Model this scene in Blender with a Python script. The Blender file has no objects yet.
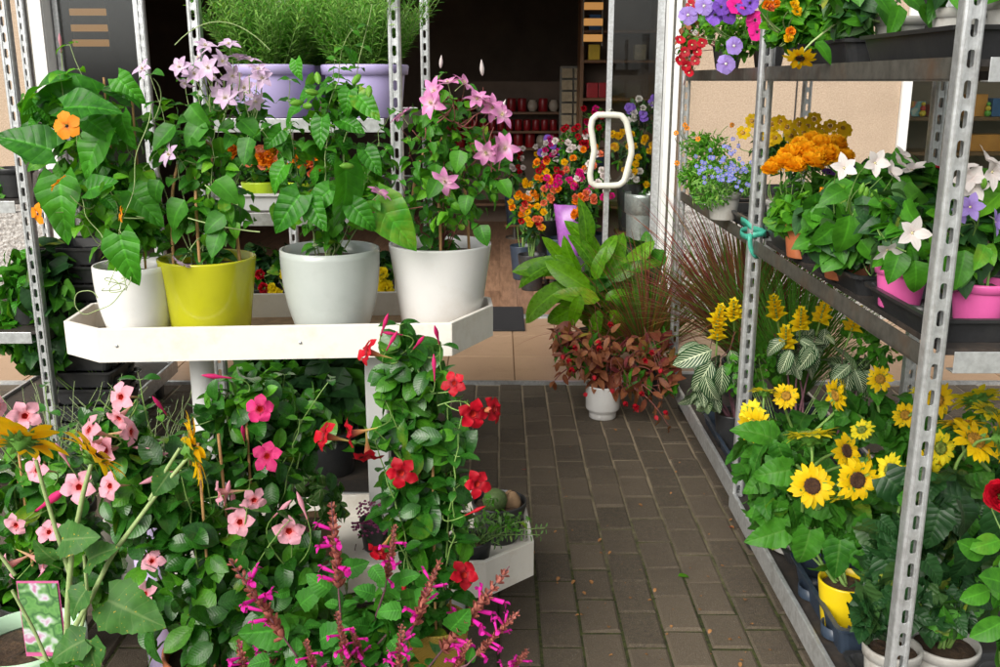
import bpy, math, random
import numpy as np
from mathutils import Vector, Matrix, Quaternion
S = bpy.context.scene
C = S.collection
R = math.radians
random.seed(7); rng = np.random.default_rng(11)

# ------------------------------------------------------------------ camera, world, sun, exposure
F_PX = 972.0; TH = R(14.6); CZ = 1.5
cam = bpy.data.cameras.new('camera'); camo = bpy.data.objects.new('camera', cam); C.objects.link(camo)
cam.lens = 35; cam.sensor_width = 36; cam.clip_start = 0.05; cam.clip_end = 3000
camo.location = (0, 0, CZ); camo.rotation_euler = (R(90) - TH, 0, 0)
S.camera = camo
w = bpy.data.worlds.new('World'); S.world = w; w.use_nodes = True
nt = w.node_tree; bg = nt.nodes['Background']
sky = nt.nodes.new('ShaderNodeTexSky'); sky.sky_type = 'NISHITA'; sky.sun_disc = False
SUN_EL, SUN_AZ = 36, 214          # azimuth clockwise from +Y: behind the camera, a little to the left
sky.sun_elevation = R(SUN_EL); sky.sun_rotation = R(SUN_AZ)
sky.air_density = 1.0; sky.dust_density = 4.0; sky.ozone_density = 0.6
hs = nt.nodes.new('ShaderNodeHueSaturation'); hs.inputs['Saturation'].default_value = 0.12      # thin cloud: a nearly white sky
nt.links.new(sky.outputs[0], hs.inputs['Color']); nt.links.new(hs.outputs[0], bg.inputs[0]); bg.inputs[1].default_value = 0.105
sl = bpy.data.lights.new('sun', 'SUN'); so = bpy.data.objects.new('sun', sl); C.objects.link(so)
sl.energy = 2.1; sl.angle = R(45); sl.color = (1.0, 0.93, 0.82)
sd = Vector((math.sin(R(SUN_AZ)) * math.cos(R(SUN_EL)), math.cos(R(SUN_AZ)) * math.cos(R(SUN_EL)), math.sin(R(SUN_EL))))
so.rotation_euler = sd.to_track_quat('Z', 'Y').to_euler()
S.view_settings.view_transform = 'Standard'; S.view_settings.look = 'None'
S.view_settings.gamma = 1; S.view_settings.exposure = 0.62
S.cycles.max_bounces = 8; S.cycles.transparent_max_bounces = 16
try: S.cycles.use_denoising = True
except Exception: pass

def P(px, py, Y):
    a = (px - 500) / F_PX; b = (333.5 - py) / F_PX
    d = np.array([a, math.cos(TH) + b * math.sin(TH), -math.sin(TH) + b * math.cos(TH)])
    return np.array([0, 0, CZ]) + d * (Y / d[1])
def G(px, py, z):
    a = (px - 500) / F_PX; b = (333.5 - py) / F_PX
    d = np.array([a, math.cos(TH) + b * math.sin(TH), -math.sin(TH) + b * math.cos(TH)])
    return np.array([0, 0, CZ]) + d * ((z - CZ) / d[2])
def mpp(Y, py=300):                       # metres per photo pixel at a point
    p = P(500, py, Y); return (p[1] * math.cos(TH) + (CZ - p[2]) * math.sin(TH)) / F_PX

# ------------------------------------------------------------------ materials
MATS = {}
class NT:
    def __init__(s, name):
        s.m = bpy.data.materials.new(name); s.m.use_nodes = True; s.t = s.m.node_tree
        s.b = s.t.nodes['Principled BSDF']; s.out = s.t.nodes['Material Output']; MATS[name] = s.m
    def n(s, ty, **k):
        o = s.t.nodes.new(ty)
        for a, v in k.items():
            if a == 'ins':
                for i, x in v.items():
                    if hasattr(x, 'is_output'): s.t.links.new(x, o.inputs[i])
                    else: o.inputs[i].default_value = x
            else: setattr(o, a, v)
        return o
    def l(s, a, b): s.t.links.new(a, b)
    def math(s, op, a, b=0.0, c=None):
        i = {0: a, 1: b}
        if c is not None: i[2] = c
        return s.n('ShaderNodeMath', operation=op, ins=i).outputs[0]
    def mix(s, f, a, b, mode='MIX'):
        o = s.n('ShaderNodeMixRGB', blend_type=mode); 
        for i, x in ((0, f), (1, a), (2, b)):
            if hasattr(x, 'is_output'): s.l(x, o.inputs[i])
            else: o.inputs[i].default_value = x if i == 0 else (*x, 1)
        return o.outputs[0]
    def noise(s, scale, detail=4, rough=.6, vec=None):
        o = s.n('ShaderNodeTexNoise'); o.inputs['Scale'].default_value = scale; o.inputs['Detail'].default_value = detail
        o.inputs['Roughness'].default_value = rough
        if vec is None: vec = s.n('ShaderNodeTexCoord').outputs['Object']
        s.l(vec, o.inputs['Vector']); return o.outputs['Fac']
    def ramp(s, f, a, b, lo=.3, hi=.7):
        o = s.n('ShaderNodeMapRange'); s.l(f, o.inputs[0]); o.inputs[1].default_value = lo; o.inputs[2].default_value = hi
        return o.outputs[0]
    def rng(s, f, lo, hi): return s.ramp(f, 0, 0, lo, hi)
    def set(s, **k):
        for a, v in k.items():
            a = a.replace('_', ' ')
            if hasattr(v, 'is_output'): s.l(v, s.b.inputs[a])
            else: s.b.inputs[a].default_value = v if not isinstance(v, tuple) else (*v, 1)
    def bump(s, h, st=.3, dist=.002):
        o = s.n('ShaderNodeBump'); s.l(h, o.inputs['Height']); o.inputs['Strength'].default_value = st
        o.inputs['Distance'].default_value = dist; s.l(o.outputs[0], s.b.inputs['Normal']); return o

def simple(name, col, rough=.5, var=.12, scale=30, bump=.15, metal=0, dirt=None, dscale=6, dist=.001):
    t = NT(name); nz = t.noise(scale, 6)
    a = tuple(c * (1 - var) for c in col); b = tuple(min(1, c * (1 + var)) for c in col)
    c = t.mix(t.rng(nz, .3, .7), a, b)
    if dirt:
        c = t.mix(t.math('MULTIPLY', t.rng(t.noise(dscale, 8, .7), .5, .75), .75), c, dirt)
    t.set(Base_Color=c, Roughness=rough, Metallic=metal)
    if bump: t.bump(nz, bump, dist)
    return t.m

def leafmat(name, c1, c2, vein=None, vs=.35, freq=9, rough=.42, trans=.25, zebra=False, slope=.55, back=None, spot=None, bs=.3, bd=.0013, sp=.3):
    t = NT(name)
    at = t.n('ShaderNodeAttribute', attribute_name='leaf'); sx = t.n('ShaderNodeSeparateXYZ'); t.l(at.outputs['Vector'], sx.inputs[0])
    u, v, r = sx.outputs
    au = t.math('ABSOLUTE', u)
    # lateral veins run outward and towards the tip
    ph = t.math('FRACT', t.math('MULTIPLY', t.math('SUBTRACT', v, t.math('MULTIPLY', au, slope * .35)), freq))
    lat = t.math('ABSOLUTE', t.math('SUBTRACT', ph, .5))               # 0 at vein
    wd = .17 if zebra else .07
    latv = t.n('ShaderNodeMapRange', ins={0: lat, 1: wd * .5, 2: wd, 3: 1, 4: 0}).outputs[0]
    mid = t.n('ShaderNodeMapRange', ins={0: au, 1: .03, 2: .1, 3: 1, 4: 0}).outputs[0]
    if zebra: fade = t.n('ShaderNodeMapRange', ins={0: au, 1: .8, 2: .95, 3: 1, 4: 0}).outputs[0]; latv = t.math('MULTIPLY', latv, fade)
    vn = t.math('MAXIMUM', mid, t.math('MULTIPLY', latv, 1 if zebra else .35))
    col = t.mix(r, c1, c2)
    nz = t.noise(45, 3)
    col = t.mix(.35, col, t.mix(t.rng(nz, .35, .65), tuple(c * .75 for c in c1), tuple(c * 1.2 for c in c2)))
    col = t.mix(t.math('MULTIPLY', t.math('MULTIPLY', t.rng(r, .95, 1.0), t.rng(t.noise(25, 3), .42, .62)), .75), col, (.34, .36, .03))
    vein = vein or tuple(min(1, c * 2.2) for c in c2)
    col = t.mix(t.math('MULTIPLY', vn, vs), col, vein)
    if spot: col = t.mix(t.rng(t.noise(160, 2), .68, .72), col, spot)
    geo = t.n('ShaderNodeNewGeometry')
    under = t.mix(.3, col, (.10, .20, .05) if back is None else back)
    colf = t.mix(geo.outputs['Backfacing'], col, under)
    t.set(Base_Color=colf, Roughness=t.n('ShaderNodeMapRange', ins={0: nz, 1: .3, 2: .7, 3: rough - .06, 4: rough + .1}).outputs[0])
    t.b.inputs['Specular IOR Level'].default_value = sp
    lath = t.n('ShaderNodeMapRange', ins={0: lat, 1: 0.0, 2: .5, 3: 0, 4: 1}).outputs[0]
    h = t.math('ADD', t.math('MULTIPLY', t.math('POWER', lath, .5), .7), t.math('MULTIPLY', t.math('MINIMUM', t.math('MULTIPLY', au, 5), 1), .5))
    t.bump(h, bs, bd)
    tr = t.n('ShaderNodeBsdfTranslucent'); t.l(t.mix(.5, col, (c2[0] * 2.0 + .02, c2[1] * 2.2, c2[2] * .5)), tr.inputs[0])
    mx = t.n('ShaderNodeMixShader', ins={0: trans}); t.l(t.b.outputs[0], mx.inputs[1]); t.l(tr.outputs[0], mx.inputs[2])
    t.l(mx.outputs[0], t.out.inputs[0]); return t.m

def petalmat(name, tip, base, lo=.0, hi=.35, var=.15, rough=.55, trans=.3, streak=.25):
    t = NT(name)
    at = t.n('ShaderNodeAttribute', attribute_name='leaf'); sx = t.n('ShaderNodeSeparateXYZ'); t.l(at.outputs['Vector'], sx.inputs[0])
    u, v, r = sx.outputs
    g = t.n('ShaderNodeMapRange', ins={0: v, 1: lo, 2: hi}).outputs[0]
    tipv = t.mix(r, tuple(c * (1 - var) for c in tip), tuple(min(1, c * (1 + var)) for c in tip))
    st = t.noise(9, 2, .5, t.n('ShaderNodeCombineXYZ', ins={0: t.math('MULTIPLY', u, 1.3), 1: t.math('MULTIPLY', v, .12), 2: t.math('MULTIPLY', r, 7)}).outputs[0])
    tipv = t.mix(t.math('MULTIPLY', t.rng(st, .4, .6), streak), tipv, tuple(c * .62 for c in tip))
    col = t.mix(g, base, tipv)
    t.set(Base_Color=col, Roughness=rough); t.b.inputs['Specular IOR Level'].default_value = .3
    t.bump(st, .35, .0015)
    tr = t.n('ShaderNodeBsdfTranslucent'); t.l(col, tr.inputs[0])
    mx = t.n('ShaderNodeMixShader', ins={0: trans}); t.l(t.b.outputs[0], mx.inputs[1]); t.l(tr.outputs[0], mx.inputs[2])
    t.l(mx.outputs[0], t.out.inputs[0]); return t.m

# ------------------------------------------------------------------ mesh buffer
def nrm(v):
    v = np.asarray(v, float); l = np.linalg.norm(v, axis=-1, keepdims=True); return v / np.maximum(l, 1e-9)
class Buf:
    def __init__(s): s.v = []; s.q = []; s.t = []; s.a = []; s.n = 0
    def add(s, v, f, a=None, mat=0, smooth=True):
        v = np.asarray(v, float).reshape(-1, 3); f = np.asarray(f, int)
        if len(f) == 0: return
        if a is None: a = np.tile([.5, .5, .5], (len(v), 1))
        s.v.append(v); s.a.append(np.asarray(a, float).reshape(-1, 3))
        (s.q if f.shape[1] == 4 else s.t).append((f + s.n, np.full(len(f), mat), np.full(len(f), smooth)))
        s.n += len(v)
    def mesh(s, name, mats, org=None):
        me = bpy.data.meshes.new(name)
        V = np.concatenate(s.v); A = np.concatenate(s.a)
        if org is not None: V = V - np.asarray(org)[None]
        fl = []; st = []; tot = []; mi = []; sm = []; o = 0
        for lst, k in ((s.q, 4), (s.t, 3)):
            for f, m, g in lst:
                fl.append(f.ravel()); st.append(o + np.arange(len(f)) * k); tot.append(np.full(len(f), k)); o += f.size; mi.append(m); sm.append(g)
        fl = np.concatenate(fl); st = np.concatenate(st); mi = np.concatenate(mi); sm = np.concatenate(sm)
        me.vertices.add(len(V)); me.vertices.foreach_set('co', V.astype('f').ravel())
        me.loops.add(len(fl)); me.loops.foreach_set('vertex_index', fl.astype('i'))
        me.polygons.add(len(st)); me.polygons.foreach_set('loop_start', st.astype('i'))
        me.polygons.foreach_set('material_index', mi.astype('i')); me.polygons.foreach_set('use_smooth', sm.astype(bool))
        at = me.attributes.new('leaf', 'FLOAT_VECTOR', 'POINT'); at.data.foreach_set('vector', A.astype('f').ravel())
        for m in (mats if isinstance(mats, (list, tuple)) else [mats]): me.materials.append(MATS[m] if isinstance(m, str) else m)
        me.update(calc_edges=True); return me

def wloc(o):
    return np.array(o.location) if o.parent is None else np.array(o.location) + wloc(o.parent)
def put(name, buf, mats, parent=None, org=None, bevel=0, label=None):
    """link buf (world coordinates) as one mesh object; children keep world position"""
    if org is None: org = wloc(parent) if parent is not None else (0, 0, 0)
    me = buf.mesh(name, mats, org); o = bpy.data.objects.new(name, me); C.objects.link(o)
    if parent is not None: o.parent = parent; o.location = Vector(np.asarray(org) - wloc(parent))
    else: o.location = Vector(org)
    if bevel:
        b = o.modifiers.new('bevel', 'BEVEL'); b.width = bevel; b.segments = 2; b.limit_method = 'ANGLE'; b.angle_limit = R(40)
    if label: o['label'] = label
    return o
def tag(o, label, cat, group=None, kind=None):
    if label: o['label'] = label
    if cat: o['category'] = cat
    if group: o['group'] = group
    if kind: o['kind'] = kind
    return o
def thing(name, label, cat, loc=(0, 0, 0), group=None):
    o = bpy.data.objects.new(name, None); o.empty_display_size = .05; C.objects.link(o); o.location = Vector(loc)
    return tag(o, label, cat, group)
def struct(name, buf, mats, **k):
    o = put(name, buf, mats, **k); o['kind'] = 'structure'; return o

# ------------------------------------------------------------------ shapes
BOXF = np.array([[0, 3, 2, 1], [4, 5, 6, 7], [0, 1, 5, 4], [1, 2, 6, 5], [2, 3, 7, 6], [3, 0, 4, 7]])
def box(b, x0, x1, y0, y1, z0, z1, mat=0):
    b.add([[x0, y0, z0], [x1, y0, z0], [x1, y1, z0], [x0, y1, z0], [x0, y0, z1], [x1, y0, z1], [x1, y1, z1], [x0, y1, z1]], BOXF, mat=mat, smooth=False)
def prism(b, poly, z0, z1, mat=0):            # poly counter-clockwise xy
    n = len(poly); v = [(*p, z0) for p in poly] + [(*p, z1) for p in poly]
    b.add(v, [[i, (i + 1) % n, (i + 1) % n + n, i + n] for i in range(n)], mat=mat, smooth=False)
    c = np.mean(poly, axis=0)
    for z, s in ((z0, -1), (z1, 1)):
        vv = [(*p, z) for p in poly] + [(c[0], c[1], z)]
        f = [[i, (i + 1) % n, n] if s > 0 else [(i + 1) % n, i, n] for i in range(n)]
        b.add(vv, f, mat=mat, smooth=False)
def lathe(b, prof, c=(0, 0, 0), n=40, mat=0, axis=None, sq=None):
    prof = np.array(prof, float); k = len(prof); a = np.arange(n) * 2 * math.pi / n
    rr = np.ones(n) if sq is None else sq(a)
    v = np.stack([prof[:, None, 0] * np.cos(a) * rr, prof[:, None, 0] * np.sin(a) * rr, np.repeat(prof[:, 1:2], n, 1)], -1).reshape(-1, 3)
    if axis is not None: v = v @ frame(axis)
    f = [[i * n + j, i * n + (j + 1) % n, (i + 1) * n + (j + 1) % n, (i + 1) * n + j] for i in range(k - 1) for j in range(n)]
    uv = np.stack([np.tile(a / 6.283, k), np.repeat(np.linspace(0, 1, k), n), np.full(k * n, .5)], -1)
    b.add(v + np.array(c), f, uv, mat=mat)
def frame(d):                                  # rows: x,y,z axes with z = d
    d = nrm(d); h = np.array([0, 0, 1.]) if abs(d[2]) < .95 else np.array([1., 0, 0])
    x = nrm(np.cross(h, d)); y = np.cross(d, x); return np.stack([x, y, d])
def tube(b, pts, r, sides=6, mat=0, rnd=.5):
    pts = np.asarray(pts, float); k = len(pts)
    rad = np.linspace(r[0], r[1], k) if isinstance(r, (tuple, list)) and len(r) == 2 else (np.full(k, r) if np.isscalar(r) else np.asarray(r))
    T = nrm(np.gradient(pts, axis=0)); x = np.cross(T[0], [.3, .2, .93]); 
    if np.linalg.norm(x) < .1: x = np.cross(T[0], [1, 0, 0])
    X = []
    for i in range(k):
        x = nrm(x - T[i] * np.dot(x, T[i])); X.append(x)
    X = np.array(X); Y = np.cross(T, X); a = np.arange(sides) * 2 * math.pi / sides
    v = (pts[:, None] + rad[:, None, None] * (np.cos(a)[None, :, None] * X[:, None] + np.sin(a)[None, :, None] * Y[:, None])).reshape(-1, 3)
    f = [[i * sides + j, i * sides + (j + 1) % sides, (i + 1) * sides + (j + 1) % sides, (i + 1) * sides + j] for i in range(k - 1) for j in range(sides)]
    b.add(v, f, np.stack([np.full(len(v), .5), np.repeat(np.linspace(0, 1, k), sides), np.full(len(v), rnd)], -1), mat)
def arc(p0, p1, up=0.0, n=8, side=(0, 0, 0), jit=0):
    p0 = np.asarray(p0, float); p1 = np.asarray(p1, float); t = np.linspace(0, 1, n)[:, None]
    c = (p0 + p1) / 2 + np.array([0, 0, up]) + np.array(side)
    o = (1 - t) ** 2 * p0 + 2 * t * (1 - t) * c + t ** 2 * p1
    if jit: o[1:-1] += rng.normal(0, jit, (n - 2, 3))
    return o
def prof_ab(a, b):
    m = a / (a + b); mx = m ** a * (1 - m) ** b
    return lambda t: np.where((t <= 0) | (t >= 1), 0, np.power(np.clip(t, 1e-6, 1), a) * np.power(np.clip(1 - t, 0, 1), b)) / mx
def prof_heart(t): return np.where(t >= 1, 0, (np.clip(.55 + 2.2 * t, 0, 1)) * np.power(np.clip(1 - np.clip(t, 0, 1) ** 1.6, 0, 1), .85) * (1.05))
def leaves(b, O, D, N, L, W, prof, curl=.6, fold=.2, wave=0., nv=6, nc=3, mat=0, rnd=None, lobe=0., ser=0, petiole=0):
    O = np.atleast_2d(O).astype(float); n = len(O)
    D = nrm(np.broadcast_to(D, (n, 3))); N = np.broadcast_to(N, (n, 3)); N = N - (N * D).sum(1, keepdims=True) * D; N = nrm(N); X = np.cross(D, N)
    L = np.broadcast_to(L, n).astype(float); W = np.broadcast_to(W, n).astype(float); cu = np.broadcast_to(curl, n).astype(float); cu = np.where(abs(cu) < .02, .02, cu)
    t = np.linspace(0, 1, nv + 1); s = np.linspace(-1, 1, nc); pw = prof(t)
    if ser: pw = pw * (1 + ser * (np.arange(nv + 1) % 2))
    a = cu[:, None] * t; y = L[:, None] * np.sin(a) / cu[:, None]; z = -L[:, None] * (1 - np.cos(a)) / cu[:, None]
    ww = W[:, None] * pw[None]
    x3 = ww[:, :, None] * s; ab = np.abs(s)
    fo = np.broadcast_to(fold, n)[:, None, None]
    z3 = z[:, :, None] + fo * ww[:, :, None] * ab ** 1.5
    ph = rng.random((n, 1, 1)) * 6.28
    if wave: z3 = z3 + wave * W[:, None, None] * np.sin(t[None, :, None] * 9 + ph + s[None, None] * 1.3) * ab * np.sin(np.pi * np.clip(t * 1.2, 0, 1))[None, :, None]
    y3 = y[:, :, None] - lobe * L[:, None, None] * ab ** 1.3 * ((1 - t) ** 5)[None, :, None] + np.zeros_like(x3)
    V = O[:, None, None] + x3[..., None] * X[:, None, None] + y3[..., None] * D[:, None, None] + z3[..., None] * N[:, None, None]
    r = rng.random(n) if rnd is None else np.broadcast_to(rnd, n)
    A = np.stack([np.broadcast_to(s, x3.shape), np.broadcast_to(t[None, :, None], x3.shape), np.broadcast_to(r[:, None, None], x3.shape)], -1)
    g = np.arange(nv * nc).reshape(nv, nc)[:, :-1].ravel()
    f = np.stack([g, g + 1, g + 1 + nc, g + nc], -1); per = (nv + 1) * nc
    f = (f[None] + (np.arange(n) * per)[:, None, None]).reshape(-1, 4)
    b.add(V, f, A, mat)

def blobpts(blobs, n, bias=2.2):
    """blobs: (centre xyz, radii xyz, weight)"""
    w_ = np.array([bl[2] for bl in blobs], float); w_ /= w_.sum(); idx = rng.choice(len(blobs), n, p=w_)
    c = np.array([bl[0] for bl in blobs])[idx]; r = np.array([bl[1] for bl in blobs])[idx]
    d = nrm(rng.normal(size=(n, 3))); q = rng.random(n) ** (1 / bias)
    return c + d * r * q[:, None], d, idx
LK = {  # leaf kinds: profile, half-width ratio, curl, fold, lobe, wave, nv, nc, ser
    'ell': dict(prof=prof_ab(.7, .75), wr=.30, curl=.7, fold=.22, wave=.06, nv=7, nc=5),
    'ovate': dict(prof=prof_ab(.35, .85), wr=.32, curl=.8, fold=.25, wave=.12, nv=7, nc=5),
    'heart': dict(prof=prof_heart, wr=.36, curl=.95, fold=.24, wave=.16, lobe=.16, nv=9, nc=5),
    'lance': dict(prof=prof_ab(.5, .8), wr=.13, curl=.6, fold=.2, wave=.05, nv=5, nc=3),
    'needle': dict(prof=prof_ab(.3, .6), wr=.05, curl=.4, fold=.1, wave=0, nv=3, nc=3),
    'small': dict(prof=prof_ab(.6, .7), wr=.28, curl=.5, fold=.2, wave=0, nv=4, nc=3),
    'sun': dict(prof=prof_heart, wr=.36, curl=1.1, fold=.20, wave=.20, lobe=.12, nv=15, nc=7, ser=.09),
    'toothed': dict(prof=prof_ab(.35, .8), wr=.36, curl=.8, fold=.18, wave=.12, nv=11, nc=5, ser=.12),
    'big': dict(prof=prof_ab(.5, .72), wr=.26, curl=.8, fold=.2, wave=.10, nv=9, nc=5),
    'blade': dict(prof=prof_ab(.15, .7), wr=.012, curl=1.2, fold=.3, wave=0, nv=9, nc=3),
}
def lf(b, O, D, N, L, kind='ell', mat=0, wr=None, rnd=None, curl=None, cj=.3):
    k = dict(LK[kind]); w0 = k.pop('wr') if wr is None else (k.pop('wr'), wr)[1]; L = np.asarray(L, float); n = len(np.atleast_2d(O))
    c = k.pop('curl') if curl is None else (k.pop('curl'), curl)[1]
    leaves(b, O, D, N, L, L * w0, k.pop('prof'), curl=c * (1 + rng.normal(0, cj, n)), mat=mat, rnd=rnd, **k)
def scatter(b, blobs, n, L, kind='ell', mat=0, up=.75, out=.55, droop=.25, jit=.4, bias=2.2, wr=None, Lj=.25, curl=None):
    p, d, _ = blobpts(blobs, n, bias)
    N = nrm(d * out + np.array([0, -.12, up]) + rng.normal(0, jit, (n, 3)))
    D = nrm(d * .7 + rng.normal(0, .55, (n, 3)) - np.array([0, 0, droop]))
    LL = L * (1 + rng.normal(0, Lj, n)).clip(.5, 1.6)
    lf(b, p - D * LL[:, None] * .5, D, N, LL, kind, mat, wr, curl=curl)
def along(b, pts, step, L, kind='ell', mat=0, spiral=1.7, droop=.3, start=.1, pair=True, wr=None, tipscale=.6, stem=None):
    """leaves set along a curve, in opposite pairs"""
    pts = np.asarray(pts); seg = np.linalg.norm(np.diff(pts, axis=0), axis=1); s = np.r_[0, np.cumsum(seg)]; tot = s[-1]
    k = max(2, int(tot * (1 - start) / step)); q = np.linspace(start * tot, tot, k)
    O = np.stack([np.interp(q, s, pts[:, i]) for i in range(3)], -1); T = nrm(np.stack([np.interp(q, s, np.gradient(pts[:, i])) for i in range(3)], -1))
    ang = np.arange(k) * spiral + rng.random() * 6
    OO = []; DD = []; NN = []; LL = []
    for i in range(k):
        fr = frame(T[i])
        for h in ((0, math.pi) if pair else (0,)):
            a = ang[i] + h + rng.normal(0, .25); o = fr[0] * math.cos(a) + fr[1] * math.sin(a)
            d = nrm(o + T[i] * .45 - np.array([0, 0, droop])); nn = nrm(T[i] * .6 + np.array([0, -.25, .8]) + rng.normal(0, .25, 3))
            l = L * (1 - (1 - tipscale) * (i / k)) * random.uniform(.75, 1.2); pl = l * .18
            OO.append(O[i] + d * pl); DD.append(d); NN.append(nn); LL.append(l)
            if stem is not None: tube(stem, [O[i], O[i] + d * pl * 1.05], l * .012 + .0005, 4)
    lf(b, np.array(OO), np.array(DD), np.array(NN), np.array(LL), kind, mat, wr)
def radial(b, n, L, W, tilt, prof, curl=.3, z0=0, r0=.0, mat=0, fold=.15, wave=.1, jt=.08, ja=.1, nv=6, nc=5, a0=0, Lj=.06, rnd=None):
    a = a0 + np.arange(n) * 2 * math.pi / n + rng.normal(0, ja, n); tt = tilt + rng.normal(0, jt, n)
    o = np.stack([np.cos(a), np.sin(a), np.zeros(n)], -1); z = np.array([0, 0, 1.])
    D = o * np.cos(tt)[:, None] + z * np.sin(tt)[:, None]; N = -o * np.sin(tt)[:, None] + z * np.cos(tt)[:, None]
    O = o * r0 + z * z0
    leaves(b, O, D, N, L * (1 + rng.normal(0, Lj, n)), W, prof, curl=curl, fold=fold, wave=wave, nv=nv, nc=nc, mat=mat, rnd=rnd)
def dome(b, r, h, z0=0, mat=0, n=14, k=5):
    lathe(b, [(r * math.cos(i / k * math.pi / 2) + 1e-5, z0 + h * math.sin(i / k * math.pi / 2)) for i in range(k + 1)], n=n, mat=mat)
# ------------------------------------------------------------------ plain materials
simple('galv', (.58, .60, .61), .34, .2, 60, .12, .6, (.28, .27, .25), 9)
simple('steel_dark', (.12, .115, .10), .5, .3, 40, .3, .5, (.16, .09, .05), 7)
simple('board_dark', (.035, .030, .027), .6, .3, 60, .3, 0, (.10, .07, .05), 12)
simple('black_plastic', (.028, .029, .031), .36, .2, 80, .15, 0, (.05, .05, .045), 9)
simple('white_paint', (.78, .75, .69), .5, .03, 25, .08, 0, (.60, .54, .45), 11)
simple('white_frame', (.72, .73, .72), .4, .03, 25, .05)
simple('wood_tray', (.34, .22, .12), .7, .3, 35, .4, 0, (.20, .12, .06), 14)
simple('white_pot', (.80, .80, .79), .2, .02, 20, .0, 0, (.66, .63, .58), 5)
simple('blue_white_pot', (.74, .79, .86), .2, .02, 20, .0)
simple('grey_pot', (.47, .51, .49), .2, .04, 12, .0, 0, (.38, .41, .39), 5)
simple('lime_pot', (.52, .52, .02), .18, .04, 12, .0, 0, (.40, .38, .04), 5)
simple('lime_small', (.45, .62, .03), .3, .04, 12, .0)
simple('lilac_pot', (.47, .40, .70), .42, .05, 12, .05)
simple('pale_lilac', (.62, .52, .80), .4, .05, 12, .05)
simple('terracotta', (.46, .135, .05), .6, .12, 30, .15, 0, (.5, .25, .16), 12)
simple('pink_pot', (.78, .13, .40), .35, .06, 12, .05)
simple('grey_small_pot', (.47, .46, .43), .5, .08, 20, .1, 0, (.25, .2, .15), 14)
simple('yellow_plastic', (.75, .55, .01), .35, .06, 12, .05)
simple('navy_plastic', (.03, .045, .07), .35, .2, 30, .1)
simple('mint_pot', (.50, .72, .52), .35, .05, 12, .03)
simple('red_pot', (.55, .02, .02), .35, .08, 12, .03)
simple('soil', (.055, .033, .02), .95, .5, 70, 1.0, 0, (.16, .09, .04), 60, .006)
simple('bamboo', (.48, .27, .11), .55, .2, 30, .2, 0, (.30, .14, .05), 40)
simple('stem_green', (.17, .30, .07), .5, .3, 40, .1)
simple('stem_pale', (.30, .40, .16), .5, .2, 60, .3)
simple('stem_red', (.22, .07, .06), .5, .3, 40, .1)
simple('stem_purple', (.16, .07, .09), .6, .3, 40, .1)
simple('green_tie', (.05, .36, .26), .5, .2, 80, .3)
simple('clip_white', (.70, .74, .70), .4, .05, 40, 0)
simple('mat_rubber', (.02, .02, .022), .9, .3, 300, .8)
simple('handle_white', (.62, .62, .54), .45, .06, 20, .05)
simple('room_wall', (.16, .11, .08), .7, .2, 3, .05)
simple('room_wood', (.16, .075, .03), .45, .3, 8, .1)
simple('ceramic_cream', (.45, .38, .30), .3, .1, 10, .0)
simple('ceramic_red', (.30, .015, .02), .3, .2, 10, .0)
simple('rack_paper', (.36, .29, .19), .6, .25, 30, .1)
simple('purple_wrap', (.28, .09, .36), .3, .3, 20, .3)
simple('orange_card', (.50, .20, .03), .5, .15, 9, .1)
simple('blue_card', (.03, .10, .25), .5, .3, 9, .1)
simple('yellow_card', (.60, .42, .03), .5, .2, 9, .1)
simple('toy_red', (.5, .04, .03), .4, .2, 9, 0)
simple('toy_green', (.12, .35, .04), .4, .2, 9, 0)
simple('dry_leaf', (.32, .15, .05), .7, .4, 80, .2)
simple('petal_red_scrap', (.55, .03, .02), .6, .2, 80, .1)
simple('cactus', (.10, .16, .05), .6, .3, 120, .6)
simple('rock', (.24, .15, .08), .85, .3, 40, .8, 0, (.1, .06, .03), 20, .004)
simple('disc_brown', (.045, .018, .008), .9, .6, 400, 1.0, 0, (.20, .09, .01), 300, .003)
simple('disc_gold', (.42, .22, .02), .9, .4, 400, 1.0, 0, (.10, .06, .01), 300, .003)
simple('disc_green', (.16, .22, .03), .9, .4, 400, 1.0, 0, (.30, .24, .02), 300, .003)
simple('black_eye', (.015, .004, .004), .8, .3, 400, 0)
simple('stamen', (.62, .55, .30), .6, .2, 200, .2)
simple('tag_pink', (.60, .12, .30), .4, .05, 20, 0)

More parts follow.
